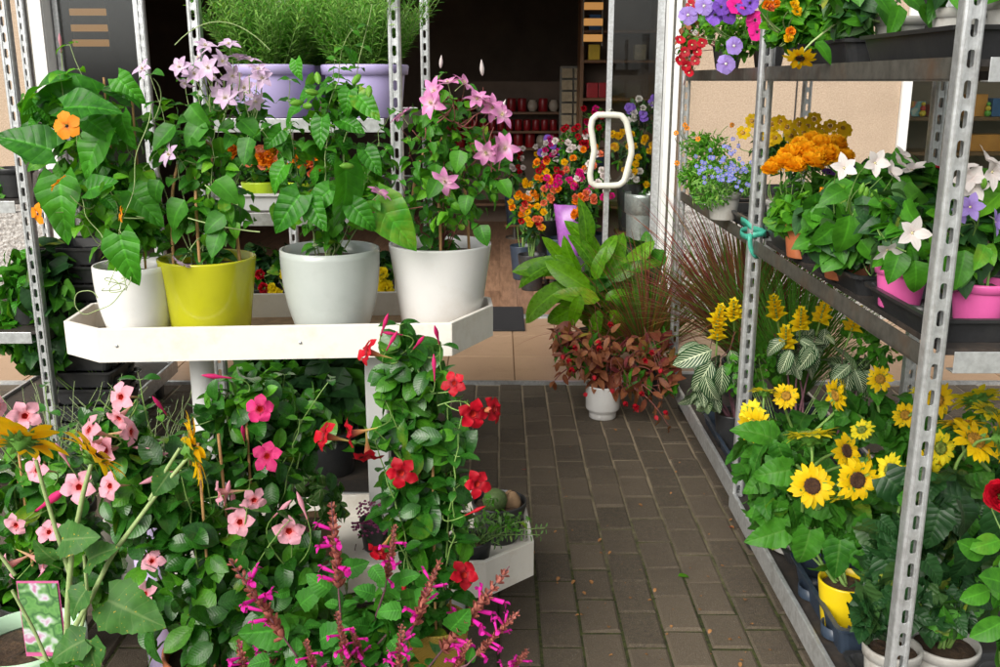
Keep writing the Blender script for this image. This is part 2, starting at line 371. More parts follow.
def woven():
    t = NT('woven_yellow'); at = t.n('ShaderNodeTexCoord').outputs['Object']; sx = t.n('ShaderNodeSeparateXYZ'); t.l(at, sx.inputs[0])
    ang = t.math('ARCTAN2', sx.outputs[1], sx.outputs[0])
    a = t.math('SINE', t.math('MULTIPLY', ang, 60)); z = t.math('SINE', t.math('MULTIPLY', sx.outputs[2], 900))
    h = t.math('MAXIMUM', t.math('MULTIPLY', a, z), 0)
    t.set(Base_Color=t.mix(h, (.48, .33, .05), (.62, .44, .09)), Roughness=.4); t.bump(h, .6, .003)
woven()
def slab_mat():      # each paver: own tone through attribute, grain, sand and moss in the joints by place
    t = NT('paver'); at = t.n('ShaderNodeAttribute', attribute_name='leaf'); sx = t.n('ShaderNodeSeparateXYZ'); t.l(at.outputs['Vector'], sx.inputs[0])
    pos = t.n('ShaderNodeNewGeometry').outputs['Position']
    base = t.mix(sx.outputs[2], (.052, .042, .030), (.150, .118, .084))
    n1 = t.noise(55, 8, .75, pos); n2 = t.noise(420, 3, .6, pos); n3 = t.noise(3.1, 5, .6, pos)
    c = t.mix(t.rng(n1, .35, .7), base, (.165, .128, .086)); c = t.mix(t.math('MULTIPLY', t.rng(n2, .58, .68), .7), c, (.36, .32, .26))
    c = t.mix(t.math('MULTIPLY', t.rng(n2, .42, .34), .5), c, (.035, .03, .027))
    c = t.mix(t.math('MULTIPLY', t.rng(n3, .5, .72), .5), c, (.065, .05, .04))
    c = t.mix(t.math('MULTIPLY', t.rng(t.noise(14, 6, .7, pos), .56, .72), .35), c, (.09, .085, .04))
    t.set(Base_Color=c, Roughness=t.n('ShaderNodeMapRange', ins={0: n1, 1: .3, 2: .7, 3: .62, 4: .85}).outputs[0])
    t.bump(t.math('ADD', n1, t.math('MULTIPLY', n2, 1.3)), .9, .005)
    t = NT('joint'); pos = t.n('ShaderNodeNewGeometry').outputs['Position']; sx = t.n('ShaderNodeSeparateXYZ'); t.l(pos, sx.inputs[0])
    n = t.noise(6, 6, .7, pos); y = t.math('ADD', sx.outputs[1], t.math('MULTIPLY', n, 2.6))
    f = t.rng(y, 3.9, 5.4)
    moss = t.mix(t.rng(t.noise(60, 5, .7, pos), .4, .6), (.022, .026, .008), (.07, .085, .018))
    t.set(Base_Color=t.mix(f, moss, (.36, .29, .20)), Roughness=.95); t.bump(t.noise(250, 5, .8, pos), 1, .004)
slab_mat()
def tile_mat():
    t = NT('tile'); at = t.n('ShaderNodeAttribute', attribute_name='leaf'); sx = t.n('ShaderNodeSeparateXYZ'); t.l(at.outputs['Vector'], sx.inputs[0])
    pos = t.n('ShaderNodeNewGeometry').outputs['Position']
    c = t.mix(sx.outputs[2], (.43, .285, .18), (.50, .335, .215)); c = t.mix(t.math('MULTIPLY', t.rng(t.noise(7, 7, .7, pos), .5, .75), .5), c, (.33, .21, .13))
    c = t.mix(t.math('MULTIPLY', t.rng(t.noise(180, 2, .5, pos), .66, .7), .6), c, (.15, .10, .07))
    t.set(Base_Color=c, Roughness=.45); t.bump(t.noise(40, 5, .6, pos), .15, .002)
tile_mat()
def plank_mat():
    t = NT('planks'); at = t.n('ShaderNodeAttribute', attribute_name='leaf'); sx = t.n('ShaderNodeSeparateXYZ'); t.l(at.outputs['Vector'], sx.inputs[0])
    pos = t.n('ShaderNodeNewGeometry').outputs['Position']; mp = t.n('ShaderNodeMapping', ins={0: pos, 3: (12, 1.2, 1)}).outputs[0]
    g = t.noise(3, 6, .7, mp)
    c = t.mix(sx.outputs[2], (.32, .18, .11), (.46, .27, .17)); c = t.mix(t.math('MULTIPLY', t.rng(g, .4, .65), .6), c, (.10, .05, .028))
    t.set(Base_Color=c, Roughness=.38); t.bump(g, .1, .001)
plank_mat()
def render_mat(name, c1, c2, sc, st, dist):
    t = NT(name); pos = t.n('ShaderNodeNewGeometry').outputs['Position']; n = t.noise(sc, 6, .7, pos); n2 = t.noise(2.2, 5, .6, pos)
    v = t.n('ShaderNodeTexVoronoi', ins={'Scale': sc * 1.3}); t.l(pos, v.inputs['Vector'])
    c = t.mix(t.rng(n, .35, .65), c1, c2); c = t.mix(t.math('MULTIPLY', t.rng(n2, .5, .75), .3), c, tuple(x * .6 for x in c1))
    t.set(Base_Color=c, Roughness=.9); t.bump(t.math('ADD', n, v.outputs['Distance']), st, dist)
render_mat('plaster_beige', (.38, .285, .205), (.52, .41, .31), 110, .5, .004)
render_mat('plinth_grey', (.20, .19, .18), (.62, .61, .59), 38, .9, .01)
def glass_mat():
    m = bpy.data.materials.new('glass'); m.use_nodes = True; MATS['glass'] = m; t = m.node_tree; t.nodes.clear()
    o = t.nodes.new('ShaderNodeOutputMaterial'); a = t.nodes.new('ShaderNodeBsdfTransparent'); g = t.nodes.new('ShaderNodeBsdfGlossy'); x = t.nodes.new('ShaderNodeMixShader'); fr = t.nodes.new('ShaderNodeFresnel')
    a.inputs[0].default_value = (.86, .90, .88, 1); g.inputs['Roughness'].default_value = .02; fr.inputs[0].default_value = 1.5
    t.links.new(fr.outputs[0], x.inputs[0]); t.links.new(a.outputs[0], x.inputs[1]); t.links.new(g.outputs[0], x.inputs[2]); t.links.new(x.outputs[0], o.inputs[0])
glass_mat()
def flat(name, cols, scale=25):      # printed picture: soft patches of several colours
    t = NT(name); f = t.noise(scale, 2, .5)
    r = t.n('ShaderNodeValToRGB'); t.l(f, r.inputs[0])
    while len(r.color_ramp.elements) < len(cols): r.color_ramp.elements.new(.5)
    for i, c in enumerate(cols): r.color_ramp.elements[i].position = .28 + .44 * i / (len(cols) - 1); r.color_ramp.elements[i].color = (*c, 1)
    t.l(r.outputs[0], t.b.inputs['Base Color']); t.b.inputs['Roughness'].default_value = .35
flat('printed_picture', [(.45, .5, .6), (.08, .25, .06), (.15, .35, .10), (.05, .15, .05), (.2, .4, .15), (.6, .6, .65), (.5, .2, .35)], 28)
flat('box_print', [(.03, .12, .30), (.5, .35, .05), (.5, .06, .04), (.1, .3, .35), (.45, .45, .4)], 14)

# ------------------------------------------------------------------ the ground
b = Buf(); box(b, -400, 400, -400, 400, -.30, -.0055); struct('ground', b, 'joint')
b = Buf()
PW, PL, GAP = .116, .182, .008
for i in range(-22, 24):
    off = rng.random() * .03 + (.5 if i % 2 else 0) * PL
    for j in range(0, 26):
        x0 = i * PW + rng.normal(0, .0012); y1 = 4.728 - j * PL - off + PL * .5
        y0 = y1 - PL + GAP + rng.normal(0, .0018); y1 = min(y1, 4.728)
        if y1 - y0 < .02: continue
        x1 = x0 + PW - GAP; dz = rng.normal(0, .0012); tl = rng.normal(0, .0012, 4); e = .006; g = .0045
        a = rng.random()
        top = [[x0 + e, y0 + e, dz + tl[0]], [x1 - e, y0 + e, dz + tl[1]], [x1 - e, y1 - e, dz + tl[2]], [x0 + e, y1 - e, dz + tl[3]]]
        ed = [[x0, y0, -g], [x1, y0, -g], [x1, y1, -g], [x0, y1, -g]]; bt = [[p[0], p[1], -.05] for p in ed]
        f = [[8, 9, 10, 11]] + [[4 + k, 4 + (k + 1) % 4, 8 + (k + 1) % 4, 8 + k] for k in range(4)] + [[k, (k + 1) % 4, 4 + (k + 1) % 4, 4 + k] for k in range(4)]
        b.add(bt + ed + top, f, np.tile([.5, .5, a], (12, 1)), smooth=False)
struct('brick_paving', b, 'paver')
b = Buf()                                   # tiled strip in front of the shop
TS = .36
for i in range(-16, 18):
    for j in range(3):
        x0 = i * TS - .28; x1 = x0 + TS - .007; y0 = 4.76 + j * .45; y1 = min(y0 + .443, 6.10)
        a = rng.random(); box(b, x0, x1, y0, y1, -.03, .012); b.a[-1][:, 2] = a
struct('tile_floor', b, 'tile', bevel=.0015)
b = Buf(); box(b, -6, 6.5, 4.755, 6.2, -.04, .007); struct('tile_bed', b, 'rock')
b = Buf(); box(b, -6, 6.5, 4.731, 4.754, -.05, .014); struct('kerb_edging', b, 'galv')
b = Buf()
for i in range(-50, 60):
    y = 6.24 - rng.random() * 1.0
    while y < 13:
        l = 1.1 + rng.random() * .3; y0 = max(y, 6.24); 
        if y + l > y0 + .05: box(b, i * .12, i * .12 + .118, y0, min(y + l - .002, 13), -.02, .012); b.a[-1][:, 2] = rng.random()
        y += l
struct('wood_floor', b, 'planks')
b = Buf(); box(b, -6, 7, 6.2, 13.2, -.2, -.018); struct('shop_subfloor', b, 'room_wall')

# ------------------------------------------------------------------ the shop front
FY = 6.10
def facade():
    r = thing('shop_wall', 'beige rendered shop wall with grey pebbled plinth right of the sliding door', 'wall', (1.2, FY, 0))
    b = Buf(); box(b, 1.08, 2.44, FY, FY + .22, .80, 3.2); put('wall', b, 'plaster_beige', r)
    b = Buf(); box(b, 1.08, 2.44, FY - .02, FY + .22, 0.0, .797); put('plinth', b, 'plinth_grey', r)
    b = Buf(); box(b, 1.80, 1.808, FY - .006, FY - .001, .80, 3.1); put('expansion_joint', b, 'board_dark', r)
    l = thing('shop_wall', 'rendered shop wall left of the doorway behind the left plant cart', 'wall', (-4, FY, 0))
    b = Buf(); box(b, -6, -2.86, FY, FY + .22, .80, 3.2); put('wall', b, 'plaster_beige', l)
    b = Buf(); box(b, -6, -2.86, FY - .02, FY + .22, 0, .797); put('plinth', b, 'plinth_grey', l)
    t = thing('shop_wall', 'wall above the shop window and door openings', 'wall', (0, FY, 2.6))
    b = Buf(); box(b, -2.86, 1.08, FY, FY + .22, 2.6, 3.2); box(b, 2.44, 6.6, FY, FY + .22, 2.6, 3.2); put('lintel', b, 'plaster_beige', t)
    # white door frame: right pillar, left pillar
    for x0, x1, lab in ((1.0, 1.078, 'white painted door post right of the sliding glass door'), (-2.85, -2.70, 'white painted door post left of the shop doorway')):
        d = thing('door_post', lab, 'door post', ((x0 + x1) / 2, FY, 0), 'white posts of the shop door')
        b = Buf(); box(b, x0, x1, FY - .06, FY + .14, .0, 2.598); put('post', b, 'white_frame', d, bevel=.006)
        xm = x0 + (x1 - x0) * .36
        b = Buf(); box(b, xm, xm + .012, FY - .072, FY - .061, .0, 2.59); put('trim', b, 'steel_dark', d)
        b = Buf(); box(b, xm + .014, x1 - .004, FY - .078, FY - .061, .02, 2.59); put('cover_strip', b, 'white_frame', d, bevel=.003)
    b = Buf(); box(b, -2.69, .998, 6.11, 6.135, 0, .022); box(b, -2.69, .998, 6.15, 6.175, 0, .022); box(b, -2.69, .998, 6.1, 6.2, -.01, .013); struct('door_track', b, 'galv')
    # sliding glass leaves
    def leaf_door(x0, x1, y, lab, hand):
        d = thing('glass_door', lab, 'glass door', ((x0 + x1) / 2, y, 0))
        b = Buf(); box(b, x0 + .03, x1 - .01, y - .005, y + .005, .05, 2.55); put('glass_pane', b, 'glass', d)
        b = Buf(); box(b, x0, x0 + .032, y - .02, y + .02, .024, 2.58); box(b, x1 - .045, x1, y - .02, y + .02, .024, 2.58)
        box(b, x0 + .032, x1 - .045, y - .02, y + .02, .024, .09); box(b, x0 + .032, x1 - .045, y - .02, y + .02, 2.52, 2.58)
        put('door_frame', b, 'galv', d, bevel=.002)
        if hand:
            c = P(611, 150, y); hz = c[2]
            pts = []
            raw = [(-.155, .215), (-.165, .16), (-.135, .0), (-.165, -.16), (-.155, -.22), (-.12, -.245), (.0, -.245), (.06, -.24), (.10, -.21), (.15, 0), (.10, .20), (.06, .24), (0, .245), (-.12, .245), (-.155, .215), (-.165, .16)]
            sp = np.array(raw); tt = np.arange(len(sp)); q = np.linspace(0, len(sp) - 1, 60)
            pts = np.stack([x0 + .02 + np.interp(q, tt, sp[:, 0]) * .82 + .02, np.full(60, y - .055), hz + np.interp(q, tt, sp[:, 1]) * .88], -1)
            b = Buf(); tube(b, pts, .019, 12); 
            for zz in (.17, -.17): tube(b, [[x0 + .03, y - .05, hz + zz * 1.4], [x0 + .03, y - .01, hz + zz * 1.4]], .012, 8)
            put('handle', b, 'handle_white', d)
    leaf_door(P(605, 150, 6.15)[0], 0.995, 6.16, 'sliding glass door leaf with large pale loop handle', True)
    leaf_door(-2.69, -2.16, 6.16, 'sliding glass door leaf left of the doorway behind the climbing plants', False)
    # shop window on the right
    wn = thing('shop_window', 'wide shop window right of the beige wall with toys behind', 'window', (4, FY, 0))
    b = Buf(); 
    for x in (2.443, 4.6, 6.5): box(b, x, x + .055, FY - .03, FY + .12, .012, 2.598)
    box(b, 2.50, 4.598, FY - .03, FY + .1, .012, .10); box(b, 4.677, 6.498, FY - .03, FY + .1, .012, .10)
    put('window_frame', b, 'white_frame', wn, bevel=.004)
    b = Buf(); box(b, 2.50, 4.6, FY + .05, FY + .06, .1, 2.6); put('window_pane', b, 'glass', wn)
    b = Buf(); box(b, 4.68, 6.5, FY + .05, FY + .06, .1, 2.6); put('window_pane', b, 'glass', wn)
facade()
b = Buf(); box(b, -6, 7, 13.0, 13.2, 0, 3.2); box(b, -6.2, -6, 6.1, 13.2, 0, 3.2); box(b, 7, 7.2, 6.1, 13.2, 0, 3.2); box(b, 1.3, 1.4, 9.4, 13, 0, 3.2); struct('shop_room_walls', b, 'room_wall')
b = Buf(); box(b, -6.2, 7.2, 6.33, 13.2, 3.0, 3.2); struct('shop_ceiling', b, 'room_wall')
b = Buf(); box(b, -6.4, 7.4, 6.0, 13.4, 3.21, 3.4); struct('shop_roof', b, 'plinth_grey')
c0 = P(485, 331, 5.9); 
b = Buf(); p0 = G(484, 331, .016); p1 = G(525, 331, .016); p2 = G(521, 308, .016)
box(b, -.45, p1[0], p0[1], p2[1], .0135, .026); m = put('door_mat', b, 'mat_rubber', bevel=.002); tag(m, 'dark rubber mat lying at the shop threshold', 'door mat')

# ------------------------------------------------------------------ plant trolleys (danish carts)
def post_mesh(x, y, z0, z1, flip=1):
    """perforated U channel, web facing -Y"""
    b = Buf(); pitch = .05; n = int((z1 - z0) / pitch); hw, hh, cr = .006, .0155, .006
    ring = []
    for (cx, cz, a0) in ((hw - cr, hh - cr, 0), (-(hw - cr), hh - cr, 90), (-(hw - cr), -(hh - cr), 180), (hw - cr, -(hh - cr), 270)):
        for k in range(4): a = R(a0 + k * 30); ring.append((cx + cr * math.cos(a), cz + cr * math.sin(a)))
    ring = np.array(ring); ow, oh = .0078, pitch / 2; outer = []
    for (u, v) in ring:
        s = min(ow / max(abs(u), 1e-6), oh / max(abs(v), 1e-6)); outer.append((u * s, v * s))
    outer = np.array(outer)
    for ci, (sx_, sz_) in enumerate(((1, 1), (-1, 1), (-1, -1), (1, -1))):   # corners exact
        seg = range(ci * 4, ci * 4 + 4); d = [abs(abs(outer[k][0]) - ow) + abs(abs(outer[k][1]) - oh) for k in seg]
        k = list(seg)[int(np.argmin(d))]; outer[k] = (sx_ * ow, sz_ * oh)
    m = len(ring)
    for i in range(n):
        zc = z0 + (i + .5) * pitch
        v = [(x + u, y, zc + w_) for u, w_ in ring] + [(x + u, y, zc + w_) for u, w_ in outer]
        b.add(v, [[k, m + k, m + (k + 1) % m, (k + 1) % m][::-1] for k in range(m)], smooth=False)
    z1 = z0 + n * pitch
    for s in (-1, 1):
        cs = [(.0078, 0), (.0092, -.003), (.0122, -.003), (.0138, 0), (.0155, .0005), (.017, .002), (.0178, .005), (.0178, .026), (.017, .0285), (.0135, .0293)]
        v = [(x + s * u, y + w_, z) for u, w_ in cs for z in (z0, z1)]
        f = [[2 * k, 2 * k + 2, 2 * k + 3, 2 * k + 1][::s] for k in range(len(cs) - 1)]
        b.add(v, f, smooth=False)
    return b
def trolley(label, x0, x1, y0, y1, shelves, group, top=1.92):
    t = thing('plant_trolley', label, 'plant trolley', ((x0 + x1) / 2, (y0 + y1) / 2, 0), group)
    for x in (x0 + .0178, x1 - .0178):
        for y in (y0, y1 - .035):
            o = put('post', post_mesh(x, y, .16, top), 'galv', t)
            s = o.modifiers.new('thick', 'SOLIDIFY'); s.thickness = .0022; s.offset = 0
    for z in shelves:
        b = Buf(); box(b, x0 + .052, x1 - .052, y0 + .036, y1 - .037, z - .012, z)
        sh = put('shelf', b, 'board_dark', t)
        h = .038
        for xs, s in ((x0 + .012, 1), (x1 - .015, -1)):          # long edge lips with rounded ends
            b = Buf(); n = 6; ys = y0 + .04; ye = y1 - .042; r = .014
            pr = [(ye, z - h), (ye, z - r)] + [(ye - r + r * math.cos(a), z - r + r * math.sin(a)) for a in np.linspace(0, math.pi / 2, n)][1:] + \
                 [(ys + r - r * math.sin(a), z - r + r * math.cos(a)) for a in np.linspace(0, math.pi / 2, n)] + [(ys, z - h)]
            m_ = len(pr); v = [(xs, p[0], p[1] + .004) for p in pr] + [(xs + .003, p[0], p[1] + .004) for p in pr]; cc = np.mean(pr, 0)
            b.add(v, [[k, (k + 1) % m_, m_ + (k + 1) % m_, m_ + k] for k in range(m_)], smooth=False)
            for xx in (xs, xs + .003): b.add([(xx, p[0], p[1] + .004) for p in pr] + [(xx, cc[0], cc[1])], [[k, (k + 1) % m_, m_] for k in range(m_)], smooth=False)
            box(b, min(xs, xs + s * .04), max(xs, xs + s * .04), ys + .004, ye - .004, z - h + .001, z - h + .005)
            put('shelf_lip', b, 'steel_dark', sh)
        for ys_ in (y0 + .005, y1 - .008):
            b = Buf(); box(b, x0 + .055, x1 - .055, ys_, ys_ + .003, z - h, z + .003); box(b, x0 + .055, x1 - .055, ys_ + .003, ys_ + .03, z - h, z - h + .003); put('shelf_lip', b, 'galv', sh, bevel=.001)
    b = Buf(); box(b, x0 + .012, x1 - .012, y0 + .01, y1 - .01, .146, .158)
    base = put('base_deck', b, 'board_dark', t)
    b = Buf()
    for xa, xb in ((x0 - .002, x0 + .012), (x1 - .012, x1 + .002)): box(b, xa, xb, y0 - .004, y1 + .004, .105, .172)
    for ya, yb in ((y0 - .004, y0 + .010), (y1 - .010, y1 + .004)): box(b, x0 + .013, x1 - .013, ya, yb, .105, .170)
    put('base_rail', b, 'galv', base, bevel=.003)
    for x in (x0 + .06, x1 - .06):
        for y in (y0 + .1, y1 - .1):
            b = Buf(); lathe(b, [(.0, -.014), (.045, -.014), (.05, -.009), (.05, .009), (.045, .014), (.0, .014)], (x, y, .05), 24, axis=(1, .15, 0)); box(b, x - .025, x + .025, y - .025, y + .025, .096, .104)
            put('wheel', b, 'black_plastic', t)
    return t
GR = 'galvanised plant trolleys'
trolley('near right galvanised plant trolley with sunflowers on its bottom deck', .774, 1.34, 1.70, 3.03, [1.018, 1.535], GR)
trolley('far right galvanised plant trolley beside the white door post', .794, 1.36, 3.045, 4.40, [1.018, 1.535], GR)
CX0, CX1 = P(195, 120, 3.0)[0], P(402, 120, 3.0)[0]
trolley('galvanised plant trolley with lilac lavender planters behind the white table', CX0, CX1, 3.0, 4.25, [.74, 1.10, 1.385], GR)
dX1 = P(20, 60, 3.35)[0]
trolley('galvanised plant trolley at the left edge of the photo', dX1 - .57, dX1, 3.30, 4.6, [.64, 1.10], GR)
# green strap tying the two right trolleys
t = thing('tie_strap', 'green plastic strap tied round the middle trolley posts', 'strap', (.80, 3.05, 1.0))
zc = P(745, 232, 3.04)[2]
for dz, tl in ((.0, .012), (.014, -.02)):
    b = Buf(); c = np.array([.7985, 3.05, zc + dz]); a = np.linspace(0, 2 * math.pi, 33)
    pts = np.stack([c[0] + .031 * np.sign(np.cos(a)) * abs(np.cos(a)) ** .5, c[1] + .058 * np.sign(np.sin(a)) * abs(np.sin(a)) ** .5, c[2] + tl * np.cos(a)], -1)
    v = np.concatenate([pts + [0, 0, .009], pts - [0, 0, .009]]); f = [[i, i + 1, 34 + i, 33 + i] for i in range(32)]
    b.add(v, f); o = put('band', b, 'green_tie', t); s = o.modifiers.new('t', 'SOLIDIFY'); s.thickness = .002
b = Buf(); pts = arc([.775, 2.99, zc], [.80, 2.99, zc - .075], -.01, 6, (-.02, -.01, 0)); v = np.concatenate([pts + [.007, 0, 0], pts - [.007, 0, 0]])
b.add(v, [[i, i + 1, 7 + i, 6 + i] for i in range(5)]); o = put('loose_end', b, 'green_tie', t); s = o.modifiers.new('t', 'SOLIDIFY'); s.thickness = .002

# ------------------------------------------------------------------ the white two tier table
TBL = thing('display_table', 'white two tier display table with angled corners holding the potted climbers', 'display table', (-.55, 2.6, 0))
ZT = .895
def corner(px, py, z): g = G(px, py, z); return (g[0], g[1])
up = [corner(96, 329, ZT), corner(452, 323, ZT), corner(493, 305, ZT)]
fl, fr, r1 = [np.array(u) for u in up]; ex = nrm(fr - fl); ey = np.array([-ex[1], ex[0]]); ey = ey if ey[1] > 0 else -ey
DEP = .40
l1 = np.array(corner(63.5, 321, ZT))
def at2(a, c): return fl + ex * a + ey * c
Wd = np.dot(fr - fl, ex); rx = np.dot(r1 - fl, ex); ry = np.dot(r1 - fl, ey); lx = np.dot(l1 - fl, ex); ly = np.dot(l1 - fl, ey)
top_poly = [fl, fr, at2(rx, ry), at2(rx, DEP - .10), at2(Wd, DEP), at2(0, DEP), at2(lx, DEP - .10), at2(lx, ly)]
def tray(parent, poly, z0, z1, floor_z, th, name, inmat):
    b = Buf(); n = len(poly); c = np.mean(poly, 0); po = [np.array(p) for p in poly]
    # inner polygon: offset edges inward
    inn = []
    for i in range(n):
        a, p, q = po[i - 1], po[i], po[(i + 1) % n]; d1 = nrm(p - a); d2 = nrm(q - p); n1 = np.array([-d1[1], d1[0]]); n2 = np.array([-d2[1], d2[0]])
        m_ = nrm(n1 + n2); inn.append(p + m_ * th / max(.3, np.dot(m_, n1)))
    tp = Buf()
    v = [(*p, z0) for p in po] + [(*p, z1) for p in po] + [(*p, z1) for p in inn] + [(*p, z0 + .001) for p in inn]
    f = []
    for i in range(n):
        j = (i + 1) % n; f += [[i, j, n + j, n + i], [n + i, n + j, 2 * n + j, 2 * n + i], [2 * n + i, 2 * n + j, 3 * n + j, 3 * n + i]]
    b.add(v, f, smooth=False); put('rim', b, 'white_paint', parent, bevel=.002)
    b = Buf(); prism(b, inn, z0 + .002, floor_z); put(name, b, inmat, parent)
    return inn
tray(TBL, top_poly, ZT - .088, ZT, ZT - .070, .012, 'tray_floor', 'wood_tray')
ZL = .255
lr = [G(534, 541, ZL)[:2], G(528, 506, ZL)[:2], G(486, 562, ZL)[:2]]
a0 = [np.dot(np.array(p) - fl, ex) for p in lr]; c0_ = [np.dot(np.array(p) - fl, ey) for p in lr]
lower = [at2(-.02, c0_[2]), at2(a0[2], c0_[2]), at2(a0[0], c0_[0]), at2(a0[0] - .0, c0_[1]), at2(a0[2] - .02, c0_[1] + .13), at2(-.02, c0_[1] + .13), at2(-.13, c0_[1]), at2(-.13, c0_[0])]
tray(TBL, lower, ZL - .105, ZL, ZL - .07, .014, 'lower_tray_floor', 'white_paint')
for px, wd_, sq in ((203, .033, False), (377, .030, True)):
    g = P(px, 380, 2.60); b = Buf()
    if sq: box(b, g[0] - wd_, g[0] + wd_, 2.57, 2.63, ZL - .069, ZT - .089)
    else: lathe(b, [(wd_, 0.0), (wd_, ZT - .089)], (g[0], 2.60, 0), 28)
    put('leg', b, 'white_frame', TBL, bevel=.004 if sq else 0)
for a, c in ((0, .1), (Wd, .1), (0, .35), (Wd, .35)): b = Buf(); q = at2(a, c); lathe(b, [(.03, .0), (.03, ZL - .106)], (q[0], q[1], 0), 16); put('foot', b, 'white_frame', TBL)
for px, pz in ((120, .85), (300, .85), (430, .85)):
    q = P(px, 340, 2.4); a = np.dot(np.array([q[0], q[1]]) - fl, ex); c = at2(a, -.0008); b = Buf(); lathe(b, [(.0045, .0), (.004, .0012), (.0001, .0015)], (c[0], c[1], ZT - .045), 12, axis=(0, -1, 0)); put('screw', b, 'galv', TBL)
# ------------------------------------------------------------------ leaf and petal materials
leafmat('leaf_mid', (.015, .090, .008), (.065, .255, .014), vs=.25)
leafmat('leaf_fresh', (.035, .17, .008), (.14, .40, .018), vs=.25, freq=7, trans=.32)
leafmat('leaf_heart', (.013, .10, .008), (.062, .29, .016), vs=.28, freq=6, rough=.36, trans=.25, bs=.6, bd=.004)
leafmat('leaf_clematis', (.016, .10, .010), (.062, .25, .018), vs=.25, freq=5)
leafmat('leaf_glossy', (.007, .050, .006), (.030, .150, .011), vein=(.08, .22, .04), vs=.2, freq=10, rough=.26, trans=.12, sp=.5)
leafmat('leaf_glossy_light', (.020, .12, .009), (.10, .34, .018), vein=(.17, .36, .06), vs=.3, freq=10, rough=.25, trans=.25, sp=.45)
leafmat('leaf_dark', (.008, .036, .012), (.025, .09, .020), vs=.3, freq=8, rough=.45, trans=.12)
leafmat('leaf_sun', (.014, .088, .008), (.055, .225, .014), vein=(.12, .26, .05), vs=.38, freq=6, rough=.5, trans=.25, bs=.5, bd=.003)
leafmat('leaf_sun_dark', (.006, .032, .009), (.020, .078, .017), vein=(.04, .11, .03), vs=.4, freq=7, rough=.42, trans=.12, bs=.6, bd=.003, sp=.4)
leafmat('leaf_spotted', (.025, .10, .018), (.06, .18, .03), vein=(.2, .3, .1), vs=.45, freq=6, rough=.55, trans=.2, spot=(.5, .35, .03))
leafmat('leaf_salvia', (.022, .14, .014), (.055, .25, .022), vs=.38, freq=8, rough=.55, trans=.3, bs=.5, bd=.002)
leafmat('leaf_lily', (.016, .105, .006), (.16, .40, .010), vs=.3, freq=12, rough=.28, trans=.32)
leafmat('leaf_zebra', (.010, .052, .016), (.022, .085, .025), vein=(.62, .70, .46), vs=1.0, freq=9, rough=.3, zebra=True, trans=.1, slope=1.1)
leafmat('leaf_lavender', (.11, .29, .045), (.27, .48, .11), vs=.2, freq=3, rough=.6, trans=.3)
leafmat('leaf_silver', (.12, .20, .14), (.28, .36, .26), vs=.1, freq=3, rough=.7)
leafmat('leaf_burgundy', (.17, .030, .03), (.40, .17, .07), vein=(.4, .16, .08), vs=.4, freq=6, trans=.3)
leafmat('leaf_wine', (.12, .018, .03), (.30, .06, .06), vs=.1, freq=2, rough=.5, trans=.25)
leafmat('grass_green', (.05, .14, .018), (.13, .26, .04), vs=.1, freq=2, rough=.5, trans=.3)
leafmat('leaf_variegated', (.06, .19, .04), (.13, .27, .07), vein=(.6, .65, .4), vs=.75, freq=3, rough=.5)
leafmat('leaf_herb', (.028, .15, .010), (.10, .32, .022), vs=.2, freq=4, rough=.5, trans=.3)
leafmat('sepal_green', (.07, .20, .03), (.15, .34, .06), vs=.2, freq=4, trans=.2)
leafmat('leaf_vgreen_tip', (.10, .28, .03), (.22, .44, .06), vs=.3, freq=4, trans=.35)
petalmat('pet_pink', (.86, .42, .52), (.90, .25, .28), 0, .3, .1)
petalmat('pet_red', (.42, .002, .014), (.16, .0, .005), 0, .25, .3, trans=.12)
petalmat('pet_magenta', (.72, .035, .20), (.45, .01, .07), 0, .25, .15)
petalmat('pet_tube', (.82, .40, .36), (.70, .62, .20), 0, .6, .1)
petalmat('pet_tube_red', (.60, .02, .06), (.72, .60, .18), .2, .9, .1)
petalmat('pet_throat', (.58, .03, .02), (.40, .02, .01), 0, .3, .1)
petalmat('pet_throat_dark', (.16, .0, .005), (.10, .0, .0), 0, .3, .1)
petalmat('pet_lilac', (.72, .52, .74), (.88, .76, .84), 0, .5, .06)
petalmat('pet_clempink', (.78, .30, .60), (.88, .62, .72), 0, .5, .12)
petalmat('pet_yellow', (.93, .66, .008), (.85, .42, .005), 0, .25, .08, trans=.45, streak=.15)
petalmat('pet_gold', (.97, .60, .008), (.95, .46, .004), 0, .3, .08, trans=.55, streak=.15)
petalmat('pet_magpurple', (.74, .02, .40), (.62, .02, .22), 0, .5, .15)
petalmat('pet_lemon', (.93, .80, .03), (.85, .6, .01), 0, .25, .08, trans=.45, streak=.15)
petalmat('pet_amber', (.97, .66, .012), (.94, .52, .008), 0, .3, .06, trans=.55, streak=.15)
petalmat('pet_orange', (.90, .30, .008), (.70, .14, .005), 0, .3, .12)
petalmat('pet_marigold', (.99, .54, .012), (.96, .42, .006), 0, .4, .06, trans=.5, streak=.1)
petalmat('pet_white', (.86, .80, .78), (.84, .72, .70), 0, .4, .04)
petalmat('pet_purple', (.22, .09, .55), (.10, .03, .30), 0, .3, .2)
petalmat('pet_violet', (.40, .28, .72), (.28, .15, .5), 0, .4, .15)
petalmat('pet_blue', (.24, .27, .72), (.5, .5, .7), 0, .2, .2)
petalmat('pet_hotpink', (.78, .015, .28), (.5, .01, .2), 0, .3, .15)
petalmat('pet_salmon', (.80, .22, .10), (.6, .1, .04), 0, .3, .2)
petalmat('pet_bract', (.98, .76, .014), (.95, .64, .008), 0, .5, .06, trans=.5, streak=.1)
petalmat('calyx_brown', (.50, .17, .13), (.36, .11, .09), 0, .5, .25)
petalmat('pet_sedum', (.34, .07, .20), (.2, .05, .1), 0, .3, .3)

